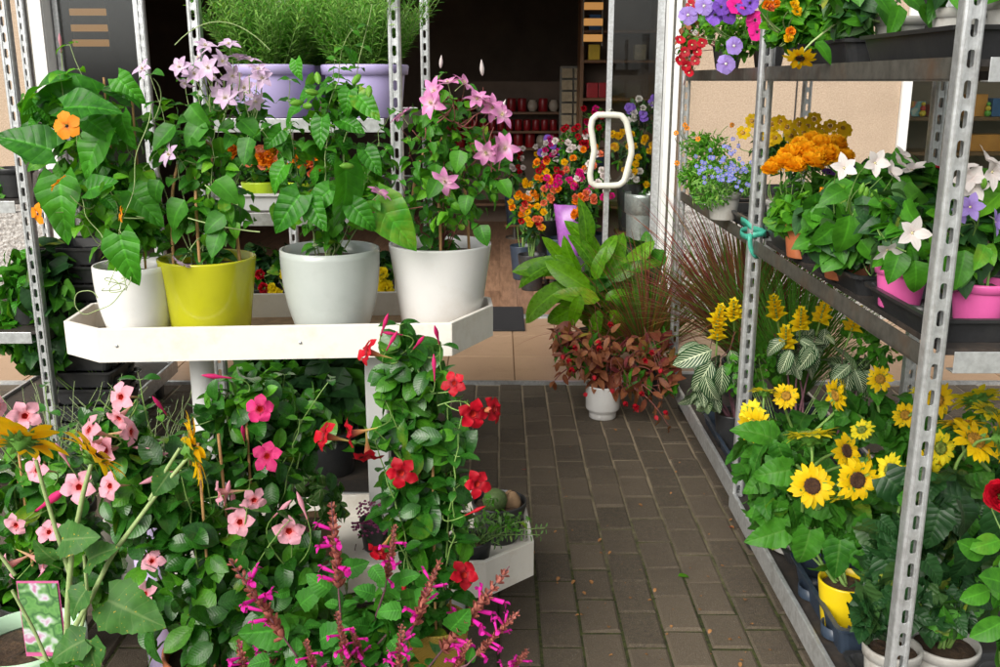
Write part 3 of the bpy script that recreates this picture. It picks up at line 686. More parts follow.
# ------------------------------------------------------------------ flower prototypes (face +Z)
FL = {}
def proto(kind, fn, mats, nvar=3, sub=None):
    out = []
    for _ in range(nvar):
        b = Buf(); fn(b); me = b.mesh(kind, mats)
        s = None
        if sub: sb = Buf(); sub[1](sb); s = (sub[0], sb.mesh(sub[0], sub[2]))
        out.append((me, s))
    FL[kind] = out
pe = prof_ab(.55, .35); pb = prof_ab(.6, .45); pl_ = prof_ab(.5, .7); pst = prof_ab(.45, .8)
def mandevilla(c):
    def f(b):
        n = 5; radial(b, n, .036, .0165, .30, lambda t: np.where(t < .62, .42 + .58 * np.sin(np.clip(t / .62, 0, 1) * math.pi / 2), np.clip((1 - t) / .38, 0, 1) ** .8), curl=.8, r0=.0075, mat=0, wave=.25, nv=9, fold=.18, ja=.08, jt=.16, Lj=.08)
        lathe(b, [(.0009, -.075), (.002, -.062), (.0032, -.05), (.0036, -.04), (.0062, -.028), (.0092, -.012), (.0105, -.002), (.0115, .0022)], n=12, mat=1)
        lathe(b, [(.0003, -.016), (.0045, -.014), (.0078, -.004), (.0108, .0015)][::-1], n=12, mat=2)
        radial(b, 5, .012, .002, -.9, pl_, z0=-.074, r0=.001, mat=3, nv=3, nc=3)
    return f
proto('mandevilla_pink', mandevilla(0), ['pet_pink', 'pet_tube', 'pet_throat', 'sepal_green'], 4)
proto('mandevilla_red', mandevilla(0), ['pet_red', 'pet_tube_red', 'pet_throat', 'sepal_green'], 4)
proto('mandevilla_magenta', mandevilla(0), ['pet_magenta', 'pet_tube', 'pet_throat', 'sepal_green'], 3)
def bud(b):
    lathe(b, [(.0006, -.055), (.0018, -.05), (.0024, -.03), (.0042, -.018), (.0062, -.006), (.005, .006), (.0022, .017), (.0002, .022)], n=9)
    radial(b, 5, .010, .0016, 1.2, pl_, z0=-.053, r0=.0015, mat=1, nv=3, nc=3)
proto('bud_pink', bud, ['pet_pink', 'sepal_green'], 2); proto('bud_red', bud, ['pet_magenta', 'sepal_green'], 2); proto('bud_deepred', bud, ['pet_red', 'sepal_green'], 2)
def clem(b):
    radial(b, 6, .044, .0125, .42, pst, curl=.75, r0=.002, mat=0, wave=.12, nv=7, fold=.25, ja=.1, jt=.18)
    for _ in range(16): d = nrm(rng.normal(0, .45, 3) + [0, 0, 1]); tube(b, [[0, 0, 0], d * .011], (.0008, .0006), 4, 1)
    tube(b, [[0, 0, -.03], [0, 0, 0]], .001, 5, 2)
proto('clematis_lilac', clem, ['pet_lilac', 'stamen', 'stem_pale'], 4); proto('clematis_pink', clem, ['pet_clempink', 'stamen', 'stem_pale'], 4)
def sunny(pet, n1, n2, L, W, bk=True):
    def f(b):
        radial(b, n1, L, W, .18, pl_, curl=.5, r0=.019, mat=0, wave=.08, nv=6, nc=3, ja=.06, jt=.16, Lj=.12)
        radial(b, n2, L * .9, W, .42, pl_, curl=.6, r0=.018, z0=.002, mat=0, wave=.08, nv=6, nc=3, ja=.1, jt=.16, Lj=.12, a0=.2)
        radial(b, 18, .026, .005, .05, pst, curl=-.5, r0=.012, z0=-.004, mat=1, nv=4, nc=3, jt=.3)
        radial(b, 14, .022, .005, -.35, pst, curl=-.5, r0=.010, z0=-.008, mat=1, nv=4, nc=3, jt=.3)
        lathe(b, [(.002, -.02), (.008, -.014), (.018, -.006), (.021, .0), (.0195, .002)], n=16, mat=1)
    return f
def disc(r, h):
    def f(b):
        lathe(b, [(r, .0), (r * .98, h * .6), (r * .8, h), (r * .5, h * .9), (r * .25, h * .5), (.0001, h * .45)], n=20)
        for i in range(60):
            q = (i + .5) / 60; a = i * 2.39996; rr = r * .95 * math.sqrt(q); zz = h * (1.0 if q > .3 else .6)
            tube(b, [[rr * math.cos(a), rr * math.sin(a), zz * .8], [rr * 1.03 * math.cos(a), rr * 1.03 * math.sin(a), zz + .0022]], (.0012, .0006), 4)
    return f
proto('sunflower_dark', sunny('p', 17, 12, .036, .0082), ['pet_yellow', 'sepal_green'], 4, ('disc', disc(.020, .006), 'disc_brown'))
proto('sunflower_gold', sunny('p', 17, 12, .036, .0078), ['pet_yellow', 'sepal_green'], 3, ('disc', disc(.018, .007), 'disc_gold'))
proto('sunflower_lemon', sunny('p', 16, 14, .032, .007), ['pet_lemon', 'sepal_green'], 3, ('disc', disc(.016, .008), 'disc_green'))
proto('sunflower_amber', sunny('p', 12, 8, .050, .0115), ['pet_gold', 'sepal_green'], 3, ('disc', disc(.019, .006), 'disc_brown'))
def daisy(L, W, n, r, mats, kind, tilt=.15, tw=None):
    def f(b):
        radial(b, n, L, W, tilt, tw or pe, curl=.4, r0=r * .8, mat=0, nv=4, nc=3, ja=.08, jt=.15); dome(b, r, r * .7, mat=1, n=10, k=3)
    proto(kind, f, mats, 3)
daisy(.017, .0065, 8, .006, ['pet_amber', 'disc_gold'], 'coreopsis')
daisy(.0055, .0022, 5, .0012, ['pet_blue', 'stamen'], 'lobelia')
daisy(.010, .004, 7, .004, ['pet_orange', 'disc_gold'], 'orange_button')
daisy(.029, .014, 5, .0035, ['pet_orange', 'black_eye'], 'thunbergia', .1)
daisy(.026, .0155, 5, .004, ['pet_violet', 'pet_white'], 'petunia_violet', .15)
daisy(.026, .0155, 5, .004, ['pet_purple', 'black_eye'], 'petunia_purple', .15)
daisy(.026, .0155, 5, .004, ['pet_hotpink', 'black_eye'], 'petunia_hotpink', .15)
daisy(.017, .011, 4, .003, ['pet_red', 'stamen'], 'begonia_red', .3)
daisy(.016, .010, 5, .003, ['pet_salmon', 'stamen'], 'begonia_salmon', .4)
daisy(.038, .0125, 5, .003, ['pet_white', 'stamen'], 'balloon_white', .45, pst)
daisy(.034, .0115, 5, .003, ['pet_violet', 'stamen'], 'balloon_violet', .4, pst)
daisy(.014, .006, 9, .005, ['pet_white', 'disc_gold'], 'daisy_white', .15)
def pom(r, n, mat, kind, W=.3, low=.05):
    def f(b):
        d = nrm(rng.normal(size=(n, 3)) + [0, 0, .45]); d[:, 2] = np.abs(d[:, 2]) * .9 - low; d = nrm(d)
        N = nrm(np.array([0, 0, 1.]) - d * d[:, 2:3] + rng.normal(0, .25, (n, 3))); L = r * (.55 + rng.random(n) * .25)
        leaves(b, d * r * .35 * [1, 1, .8], d + rng.normal(0, .12, (n, 3)), N, L, r * W, pe, curl=-.4, fold=.1, wave=.25, nv=4, nc=3)
        lathe(b, [(.0001, -r * .25), (r * .35, -r * .15), (r * .45, .0)], n=10, mat=1)
    proto(kind, f, [mat, 'sepal_green'], 3)
pom(.032, 190, 'pet_marigold', 'marigold', .26, .3); pom(.030, 90, 'pet_lemon', 'mum_yellow', .2); pom(.034, 70, 'pet_red', 'rose_red', .45)
pom(.022, 45, 'pet_orange', 'pom_orange'); pom(.022, 45, 'pet_salmon', 'pom_salmon'); pom(.022, 40, 'pet_hotpink', 'pom_pink'); pom(.022, 45, 'pet_white', 'pom_white'); pom(.022, 45, 'pet_amber', 'pom_amber'); pom(.020, 40, 'pet_red', 'pom_red')
def bract(b):       # four sided cone of overlapping yellow bracts
    for k in range(7):
        z = k * .010; L = .034 * (1 - k * .08)
        radial(b, 4, L, L * .40, .55 + k * .09, pst, curl=.5, z0=z, r0=.002, a0=k * .78, mat=0, nv=4, nc=3, ja=.05, jt=.08, fold=.3)
    tube(b, [[0, 0, -.05], [0, 0, .07]], .0028, 6, 1)
proto('aphelandra', bract, ['pet_bract', 'stem_green'], 3)
def spike(b):       # salvia: dusky calyces in whorls and small pink hooded flowers; grows along +Z from 0
    H = .19; x = 0
    tube(b, arc([0, 0, 0], [.006, 0, H], 0, 8), (.0022, .001), 6, 2)
    for k in range(12):
        z = .035 + k * .0128; n = 5 if k < 9 else 4; s = 1 - .045 * k
        radial(b, n + 2, .021 * s, .0066 * s, .55, prof_ab(.5, .5), curl=-.7, z0=z, r0=.002, mat=0, nv=4, nc=3, a0=k * 1.1, ja=.3, jt=.35, fold=.7)
        if k < 9:
            for _ in range(rng.integers(0, 3)):
                a = rng.random() * 6.28; d = np.array([math.cos(a), math.sin(a), .15 + rng.random() * .3]); p = np.array([0, 0, z])
                q = p + d * .030; tube(b, [p + d * .006, p + d * .016, q], (.0022, .0038), 7, 1)
                leaves(b, [q, q], [d + [0, 0, .5], d - [0, 0, .6]], [[0, 0, 1], d], [.013, .015], [.0038, .0058], pe, curl=.9, nv=4, nc=3, mat=1)
proto('salvia_spike', spike, ['calyx_brown', 'pet_magpurple', 'stem_purple'], 5)
def drop(b):
    radial(b, 4, .016, .0055, 1.25, pst, curl=.3, r0=.002, mat=0, nv=4, nc=3, jt=.2)
proto('begonia_drop', drop, ['pet_red', 'pet_red'], 3)
def cluster(b):
    for _ in range(45):
        d = nrm(rng.normal(size=3)); d[2] = abs(d[2]); p = d * .03 * rng.random() ** .4 * [1, 1, .6]
        radial(b, 5, .005, .0018, .4, pl_, z0=0, nv=2, nc=3); b.v[-1] = b.v[-1] + p
proto('sedum_cluster', cluster, ['pet_sedum'], 3)

FACE = {'f': (0, -1, .3), 'l': (-1, -.5, .1), 'r': (1, -.45, .1), 'b': (.2, .8, .35), 'u': (0, -.35, 1), 'd': (.1, -.5, -.8), 'fl': (-.5, -.9, .2), 'fr': (.5, -.9, .2), 'ul': (-.6, -.4, .8), 'ur': (.6, -.4, .8), 'dl': (-.6, -.5, -.6), 'bu': (0, .5, 1)}
def flower(root, kind, pos, face='f', scale=1.0, name='flower', jit=.18, stem=None, anchor=None, smat=0, sr=.0012, sag=0.0, back=.05, label=None):
    me, sub = random.choice(FL[kind]); d = nrm(np.array(FACE[face] if isinstance(face, str) else face, float) + rng.normal(0, jit, 3))
    o = bpy.data.objects.new(name, me); C.objects.link(o); o.parent = root
    fr = frame(d); a = random.random() * 6.28; M = Matrix([list(fr[0]), list(fr[1]), list(fr[2])]).transposed() @ Matrix.Rotation(a, 3, 'Z')
    o.rotation_mode = 'QUATERNION'; o.rotation_quaternion = M.to_quaternion(); o.scale = (scale,) * 3
    o.location = Vector(np.asarray(pos) - wloc(root))
    if label: o['label'] = label
    if sub: s = bpy.data.objects.new(sub[0], sub[1]); C.objects.link(s); s.parent = o
    if stem is not None and anchor is not None:
        p = np.asarray(pos) - d * back * scale; anchor = np.asarray(anchor)
        q = p - d * .03 * scale; t = np.linspace(0, 1, 8)[:, None]; c = q + (q - p) * 1.5 + np.array([0, 0, sag])
        pts = (1 - t) ** 2 * p + 2 * t * (1 - t) * c + t ** 2 * anchor
        tube(stem, pts, (sr, sr * 1.5), 5, smat)
    return o

# ------------------------------------------------------------------ pots
def pot(root, c, h, rt, rb, mat, style='taper', th=.006, soil=True, rim=.0, z0=None):
    x, y, z = c; b = Buf(); n = 48
    if style == 'taper': outer = [(rb * .97, 0), (rb, .004), (rt, h - .004), (rt, h)]
    elif style == 'round': outer = [(rb * .95, 0), (rb, .004)] + [(rb + (rt * 1.0 - rb) * (1 - (1 - t) ** 2.3), h * t) for t in np.linspace(.08, .93, 12)] + [(rt * .995, h)]
    elif style == 'rim': outer = [(rb * .97, 0), (rb, .003), (rt * .92, h * .80), (rt * .92, h * .81), (rt, h * .82), (rt * 1.02, h * .97), (rt * 1.01, h)]
    elif style == 'foot': outer = [(rt * .74, 0), (rt * .78, .003), (rt * .78, h * .14), (rt * .80, h * .20), (rt * .95, h * .27), (rt * .98, h * .32), (rt, h * .97), (rt, h)]
    inner = [(rt - th * .5, h + .0015), (rt - th, h), (rt - th - .002, h * .86)]
    lathe(b, [(.0005, 0)] + outer + inner, (x, y, z), n)
    o = put('pot', b, mat, root)
    if soil:
        b = Buf(); r = rt - th - .003
        lathe(b, [(r, h * .855), (r * .8, h * .875), (r * .4, h * .885), (.0005, h * .88)], (x, y, z), 28); sv = b.v[-1]; sv[:, 2] += rng.normal(0, .0015, len(sv)); put('soil', b, 'soil', root)
    return o
def B(px, py, Y, rx, ry, rd, wt=1.0):          # foliage blob given in photo pixels at depth Y (metres)
    m = mpp(Y, py); return (P(px, py, Y), np.array([rx * m, rd, ry * m]), wt)
ROOTS = {}
def plant(name, label, cat, base, blobs, n, L, kind, mat, group=None, potp=None, stems=8, stemr=.002, smat='stem_green', flowers=(), sc=None, fstem=True, fill=None, leafname='leaves', **kw):
    base = np.asarray(base, float); root = thing(name, label, cat, base, group)
    top = base.copy()
    if potp: pot(root, base, *potp[:-1], **potp[-1]); top = base + [0, 0, potp[0] * .85]
    sb = Buf(); lb = Buf()
    ctr = [bl[0] for bl in blobs]
    for i in range(stems):
        bl = blobs[i % len(blobs)]; q = bl[0] + nrm(rng.normal(size=3)) * bl[1] * .55
        s0 = top + np.array([rng.normal(0, .008), rng.normal(0, .008), -.01]); tube(sb, arc(s0, q, .04 * random.random(), 9, rng.normal(0, .02, 3)), (stemr * 1.5, stemr * .6), 6)
    mats = mat if isinstance(mat, list) else [mat]
    for i, m in enumerate(mats): scatter(lb, blobs, int(n / len(mats)), L, kind, i, **kw)
    if fill: fill(lb, sb, root, top)
    for fdef in flowers:
        k, px, py, Y, face, s = fdef[:6]; p = P(px, py, Y)
        ds = [np.linalg.norm((p - c)) for c in ctr]; c = ctr[int(np.argmin(ds))]
        anc = p + (c - p) * .6 + np.array([0, 0, -.03])
        opt = dict(fdef[6]) if len(fdef) > 6 else {}
        flower(root, k, p, face, s, name=opt.pop('name', 'bud' if k.startswith('bud') else ('flower_spike' if k in ('salvia_spike',) else 'flower')), stem=sb if fstem else None, anchor=opt.pop('anchor', anc), **opt)
    if sb.n: put('stems', sb, smat, root)
    if lb.n: put(leafname, lb, mats, root)
    return root
# ================================================================== the four potted climbers on the table
TY = 2.52
def on_table(px, py, rb):          # pot centre just behind the front rim; also returns the pot height from the photo's rim line
    x = P(px, 300, 2.5)[0]
    for _ in range(3):
        yf = fl[1] + (fr[1] - fl[1]) * (x - fl[0]) / (fr[0] - fl[0]); Y = yf + .026 + rb; p = P(px, 300, Y); x = p[0]
    return np.array([x, Y, ZT - .0695]), P(px, py, Y)[2] - (ZT - .0695)
GC = 'potted climbers lined up on the white table'
def hero(lb, items, kind='heart', mat=0, wr=None, SC=.98):
    """single large leaves: (px, py of the leaf base, Y, px, py of tip, tilt of face)"""
    for it in items:
        x0, y0, x1, y1, Y = it[:5]; dy = it[5] if len(it) > 5 else -.03; nn = it[6] if len(it) > 6 else (0, -.8, .6)
        p = P(x0, y0, Y); q = P(x1, y1, Y + dy); L = np.linalg.norm(q - p)
        lf(lb, [p], [q - p], [np.array(nn) + rng.normal(0, .28, 3)], [L * SC], kind, mat, wr, curl=.8, cj=.35)
def vines(sb, lb, top, tips, step, L, kind, mat=0, r=.0014, side=.03, **k):
    for t in tips:
        q = P(*t[:3]); pts = arc(top + rng.normal(0, .02, 3) * [1, 1, 0], q, .05, 16, rng.normal(0, side, 3), .004); tube(sb, pts, (r * 1.4, r * .6), 5); along(lb, pts, step, L, kind, mat, stem=sb, **k)
# --- 1: orange thunbergia with big heart leaves, white pot
def f1(lb, sb, root, top):
    hero(lb, [(52, 150, -14, 128, 2.34), (60, 178, 62, 248, 2.34), (105, 130, 70, 180, 2.36), (110, 128, 62, 90, 2.44), (95, 100, 18, 98, 2.42), (130, 100, 100, 80, 2.46),
              (118, 78, 142, 104, 2.42), (88, 190, 118, 180, 2.3), (120, 235, 132, 292, 2.30), (100, 165, 60, 195, 2.42),
              (60, 98, 108, 102, 2.5), (66, 80, -6, 82, 2.40, -.03, (0, -.3, 1)), (128, 190, 165, 225, 2.42), (40, 130, 5, 165, 2.46),
              (64, 108, 118, 100, 2.32, -.03, (0, -.5, 1)), (105, 90, 145, 84, 2.42, -.02, (0, -.4, 1)), (96, 88, 66, 78, 2.44, -.02, (0, -.5, 1)), (122, 115, 128, 152, 2.38), (88, 120, 118, 140, 2.36)], mat=0)
    vines(sb, lb, top, [(70, 45, 2.45), (60, 75, 2.4), (118, 110, 2.4), (110, 180, 2.3), (160, 150, 2.45), (70, 200, 2.35)], .05, .055, 'ovate', 1)
    for d in (((118, 230), (130, 285)), ((150, 105), (110, 285)), ((75, 190), (128, 290))):     # twining tendrils
        a, e = P(*d[0], 2.33), P(*d[1], 2.30); pts = arc(a, e, 0, 24); t = np.linspace(0, 16, 24); pts += np.stack([.006 * np.sin(t), .006 * np.cos(t), 0 * t], -1); tube(sb, pts, .0012, 5)
    p = P(120, 285, 2.30); t = np.linspace(0, 26, 70); tube(sb, p + np.stack([.022 * np.sin(t * .7) - .0008 * t, .012 * np.cos(t * 1.1), .016 * np.sin(t * .43 + 1)], -1), .0011, 5)
    pts = np.array([P(*q, 2.29) for q in ((125, 288), (112, 305), (98, 310), (84, 316), (74, 306), (76, 292), (92, 290), (98, 298))]); 
    tt = np.arange(8); qq = np.linspace(0, 7, 40); pts = np.stack([np.interp(qq, tt, pts[:, i]) for i in range(3)], -1); k = np.ones(5) / 5
    pts[2:-2] = np.stack([np.convolve(pts[:, i], k, 'valid') for i in range(3)], -1); tube(sb, pts, .0012, 5)
    for dx in (-.03, .03): b = Buf(); tube(b, [top + [dx, 0, -.02], top + [dx * 1.1, .01, .50]], .003, 7); put('stake', b, 'bamboo', root)
base1, h1 = on_table(137, 264, 0.088)
plant('potted_climber', 'white pot with orange flowered climber of big heart leaves, leftmost on the table', 'potted plant', base1,
      [B(85, 150, 2.48, 60, 60, .09), B(115, 200, 2.46, 50, 45, .09), B(60, 105, 2.48, 50, 22, .08, .5), B(140, 235, 2.48, 30, 22, .07, .4)], 360, .048, 'heart', ['leaf_heart', 'leaf_fresh', 'leaf_mid'], GC,
      (h1, .102, .062, 'white_pot', dict(style='round')), 8, .0018, 'stem_pale',
      [('thunbergia', 67, 126, 2.26, 'f', 1.05, dict(jit=.05)), ('thunbergia', 58, 182, 2.28, 'ul', .8), ('thunbergia', 38, 214, 2.28, 'fl', .9), ('thunbergia', 121, 214, 2.3, 'l', .7),
       ('bud_pink', 60, 39, 2.45, 'u', .7, dict(name='bud'))], fill=f1)
# --- 2: lilac clematis on bamboo hoops, lime pot
def hoops(root, top, w1, h, px=None, mt='bamboo', clips=True, n=2, r=.0042):
    for k in range(n):
        a = k * 1.3 + .35; b = Buf(); t = np.linspace(0, math.pi, 18)
        xs = w1 * (1 - .30 * np.sin(t)) * np.cos(t); hh = h * (1 - k * .06); z = np.where(np.sin(t) < .999, hh * np.sin(t) ** .45, hh)
        pts = np.stack([xs * math.cos(a), xs * math.sin(a), z], -1) + top + [0, 0, -.02]; tube(b, pts, r, 7); put('hoop_stake', b, mt, root)
        if clips:
            b = Buf(); i = 13; lathe(b, [(.0055, -.006), (.0055, .006)], pts[i], 10, axis=pts[i + 1] - pts[i]); put('clip', b, 'clip_white', root)
def f2(lb, sb, root, top):
    hoops(root, top, .085, .36)
    vines(sb, lb, top, [(150, 75, 2.45), (185, 80, 2.5), (205, 70, 2.46), (235, 80, 2.5), (255, 95, 2.45), (170, 140, 2.4), (245, 150, 2.42), (215, 130, 2.4)], .055, .06, 'ovate', 0)
    hero(lb, [(250, 137, 240, 165, 2.38), (205, 120, 180, 145, 2.4), (175, 125, 150, 150, 2.4), (222, 228, 208, 258, 2.33), (225, 215, 200, 232, 2.33), (185, 200, 160, 230, 2.4), (160, 180, 145, 205, 2.4), (190, 105, 205, 130, 2.4), (240, 120, 262, 138, 2.42), (215, 180, 240, 200, 2.36)], 'ovate', 0, .36)
    for s, e in (((188, 218), (260, 232)), ((205, 185), (238, 205))): tube(sb, arc(P(*s, 2.38), P(*e, 2.36), -.01, 8), .0017, 5)
    pts = arc(P(175, 45, 2.46), P(270, 50, 2.5), .12, 14); tube(sb, pts, .0013, 5)
base2, h2 = on_table(210, 257, 0.108)
LIL = [(143, 69, 'ul'), (180, 67, 'f'), (205, 46, 'u'), (229, 45, 'u'), (195, 74, 'f'), (208, 68, 'f'), (222, 62, 'f'), (249, 60, 'ur'), (232, 76, 'fr'), (220, 92, 'f'), (185, 82, 'dl'), (255, 101, 'fr'), (245, 88, 'f'), (262, 78, 'ur'), (213, 80, 'u'), (238, 58, 'u'), (258, 70, 'u'), (226, 98, 'fl'), (200, 58, 'ul'), (170, 155, 'fl'), (182, 262, 'd')]
plant('potted_climber', 'lime yellow pot with lilac star flowered clematis on bamboo hoops', 'potted plant', base2,
      [B(205, 150, 2.48, 48, 45, .10), B(215, 205, 2.48, 48, 42, .10, .9), B(160, 130, 2.5, 25, 40, .06, .4), B(250, 125, 2.5, 25, 35, .06, .4), B(225, 110, 2.52, 40, 20, .06, .5)], 300, .040, 'ovate', ['leaf_clematis', 'leaf_mid', 'leaf_fresh'], GC,
      (h2, .126, .098, 'lime_pot', dict(style='taper', th=.009)), 7, .0015, 'stem_pale',
      [('clematis_lilac', x, y, 2.34 + .1 * rng.random(), f, .62 + .2 * rng.random(), dict(jit=.4)) for x, y, f in LIL], fill=f2)
# --- 3: heart leaf climber without flowers, blue-grey pot
def f3(lb, sb, root, top):
    hero(lb, [(322, 118, 318, 150, 2.30), (296, 60, 296, 80, 2.36), (358, 95, 380, 120, 2.38), (315, 90, 290, 95, 2.38), (345, 165, 355, 235, 2.36), (300, 195, 268, 235, 2.34),
              (310, 200, 325, 232, 2.34), (375, 200, 420, 252, 2.40), (365, 150, 382, 175, 2.4), (282, 130, 262, 150, 2.42), (330, 190, 300, 215, 2.36), (352, 205, 378, 232, 2.36), (285, 165, 262, 192, 2.4), (350, 90, 340, 118, 2.4),
              (355, 62, 345, 45, 2.4), (300, 108, 276, 120, 2.4), (340, 120, 365, 130, 2.42)], 'heart', 0)
    vines(sb, lb, top, [(352, 30, 2.4), (372, 5, 2.42), (335, 60, 2.42), (392, 110, 2.4), (290, 80, 2.42), (262, 130, 2.4), (385, 150, 2.4)], .045, .045, 'heart', 1)
    for q in ((311, 92), (308, 106), (296, 103), (369, 92), (346, 166), (356, 80), (318, 79)): flower(root, 'bud_green', P(*q, 2.33), random.choice(['d', 'l', 'r']), 1.0, 'bud')
    b = Buf(); tube(b, [top + [0, .01, -.02], top + [-.01, .02, .42]], .003, 7); put('stake', b, 'stem_purple', root)
def gbud(b): lathe(b, [(.001, -.02), (.006, -.014), (.0085, -.003), (.006, .009), (.0005, .016)], n=9)
proto('bud_green', gbud, ['leaf_vgreen_tip'], 2)
base3, h3 = on_table(332, 248, 0.116)
plant('potted_climber', 'pale blue-grey pot with flowerless heart-leaved climber', 'potted plant', base3,
      [B(325, 145, 2.5, 48, 50, .09), B(325, 205, 2.5, 58, 34, .10), B(340, 100, 2.48, 38, 28, .06, .5), B(375, 170, 2.5, 25, 40, .06, .4)], 320, .042, 'heart', ['leaf_heart', 'leaf_mid', 'leaf_fresh'], GC,
      (h3, .131, .085, 'grey_pot', dict(style='round', th=.009)), 7, .0016, 'stem_pale', [], fill=f3)
# --- 4: pink clematis on hoops, white pot
def f4(lb, sb, root, top):
    hoops(root, top, .085, .34, clips=False, n=2)
    b = Buf(); tube(b, [top + [0, -.01, -.02], top + [.004, .0, .40]], .0028, 7); put('stake', b, 'bamboo', root)
    vines(sb, lb, top, [(400, 120, 2.42), (440, 75, 2.46), (465, 85, 2.44), (490, 110, 2.42), (505, 140, 2.42), (512, 175, 2.42), (430, 140, 2.38), (400, 180, 2.42), (375, 200, 2.4)], .05, .044, 'ovate', 0)
    hero(lb, [(460, 150, 455, 172, 2.33), (468, 195, 462, 214, 2.33), (438, 180, 428, 198, 2.34), (480, 225, 487, 246, 2.34), (500, 180, 512, 196, 2.38)], 'ovate', 1, .38)
base4, h4 = on_table(441, 243, 0.200)
PNK = [(435, 92, 'l'), (463, 84, 'ur'), (486, 102, 'ur'), (477, 100, 'f'), (501, 115, 'fr'), (505, 148, 'fr'), (497, 148, 'r'), (402, 116, 'ul'), (445, 181, 'f'), (379, 194, 'f'), (432, 103, 'fl'), (448, 84, 'u'), (486, 152, 'd'), (492, 108, 'f')]
def wbud(b): lathe(b, [(.001, -.02), (.004, -.014), (.0055, -.003), (.004, .009), (.0005, .022)], n=9)
proto('bud_white', wbud, ['pet_white'], 2)
plant('potted_climber', 'white pot with pink clematis on bamboo hoops, rightmost on the table', 'potted plant', base4,
      [B(445, 150, 2.48, 45, 42, .10), B(450, 195, 2.48, 50, 40, .10), B(440, 115, 2.48, 34, 28, .07, .5), B(495, 165, 2.48, 18, 35, .06, .3)], 440, .033, 'ovate', ['leaf_clematis', 'leaf_mid', 'leaf_fresh'], GC,
      (h4, .141, .108, 'white_pot', dict(style='taper', th=.009)), 8, .0014, 'stem_red',
      [('clematis_pink', x, y, 2.32 + .08 * rng.random(), f, .74 + .2 * rng.random(), dict(jit=.35)) for x, y, f in PNK] + [('bud_white', 482, 68, 2.4, 'u', 1, dict(name='bud')), ('bud_white', 502, 108, 2.38, 'ur', 1, dict(name='bud')), ('bud_white', 441, 62, 2.4, 'u', .8, dict(name='bud'))], fill=f4)

# ================================================================== lower left: mandevillas, salvia, sunflower stems
GM = 'flowering climbers crowding the floor in front of the table'
def fl_m(lst, kind, Y0=2.05, dY=.12, s=1.0): return [(kind, x, y, Y0 + dY * rng.random(), f, s * (.85 + .3 * rng.random()), dict(jit=.38)) for x, y, f in lst]
def glossy(tips, base_px, n=0, L=.075, step=.06):
    def f(lb, sb, root, top):
        for q in tips:
            e = P(*q); pts = arc(top + rng.normal(0, .02, 3) * [1, 1, 0], e, .03, 16, rng.normal(0, .035, 3), .004); tube(sb, pts, (.003, .0012), 6); along(lb, pts, step, L, 'ell', rng.integers(0, 2), droop=.15, stem=sb, tipscale=.45)
    return f
def stakes(n, h, sp=.05, z=0):
    def g(root, top):
        for i in range(n):
            a = i * 6.283 / n + .6; b = Buf(); tube(b, [top + [sp * math.cos(a), sp * math.sin(a), -.03], top + [sp * .75 * math.cos(a), sp * .75 * math.sin(a), h]], .0035, 7); put('stake', b, 'bamboo', root)
    return g
def both(a, b):
    def f(lb, sb, root, top): a(lb, sb, root, top); b(root, top)
    return f
# light pink mandevilla (middle)
plant('mandevilla', 'pale pink mandevilla full of trumpet flowers in front of the left table leg', 'mandevilla', (P(215, 600, 2.02)[0], 2.02, 0),
      [B(200, 560, 2.02, 75, 70, .12), B(150, 490, 2.02, 60, 60, .10), B(290, 590, 2.05, 70, 60, .10), B(225, 625, 1.95, 90, 50, .12), B(110, 440, 2.05, 40, 35, .07, .5)], 680, .068, 'ell', ['leaf_glossy', 'leaf_glossy', 'leaf_glossy_light'], GM,
      (.22, .125, .095, 'terracotta', dict(style='rim')), 10, .003, 'stem_green',
      fl_m([(121, 397, 'fr'), (119, 418, 'f'), (89, 430, 'f'), (90, 447, 'fl'), (131, 432, 'r'), (106, 450, 'f'), (118, 499, 'd'), (79, 487, 'fl'), (152, 561, 'f'), (145, 594, 'f'), (203, 641, 'r'), (220, 492, 'ul'), (254, 500, 'f'), (240, 522, 'f'), (289, 531, 'f'), (110, 486, 'f')], 'mandevilla_pink', 1.88, .1, .80)
      + fl_m([(286, 505, 'ur'), (233, 497, 'u'), (150, 480, 'l'), (143, 448, 'r'), (300, 500, 'u'), (228, 488, 'ur'), (240, 506, 'r'), (60, 450, 'u'), (160, 455, 'ur')], 'bud_pink', 1.95, .05), up=.5, out=.7,
      fill=both(glossy([(140, 380, 2.05), (100, 400, 2.0), (190, 420, 2.0), (60, 440, 2.0), (250, 480, 1.95), (290, 520, 1.95), (180, 470, 1.95)], None), stakes(3, .55)))
# left pink mandevilla at the frame's edge
plant('mandevilla', 'pink mandevilla at the left edge of the photo beside the mint green pot', 'mandevilla', (P(40, 560, 2.3)[0], 2.30, 0),
      [B(40, 500, 2.3, 55, 60, .10), B(20, 570, 2.28, 50, 50, .10), B(80, 560, 2.28, 45, 50, .10)], 420, .066, 'ell', ['leaf_glossy', 'leaf_glossy_light'], GM,
      (.20, .11, .085, 'black_plastic', dict(style='rim')), 7, .003, 'stem_green',
      fl_m([(25, 416, 'f'), (37, 470, 'f'), (49, 532, 'f'), (44, 562, 'd'), (16, 525, 'fl'), (-3, 405, 'r'), (10, 565, 'l'), (28, 606, 'l')], 'mandevilla_pink', 2.12, .06, .84)
      + fl_m([(56, 496, 'ur')], 'bud_red', 2.1, .03, 1.6), up=.5, out=.7, fill=both(glossy([(45, 385, 2.3), (20, 420, 2.3), (70, 430, 2.3)], None), stakes(3, .5)))
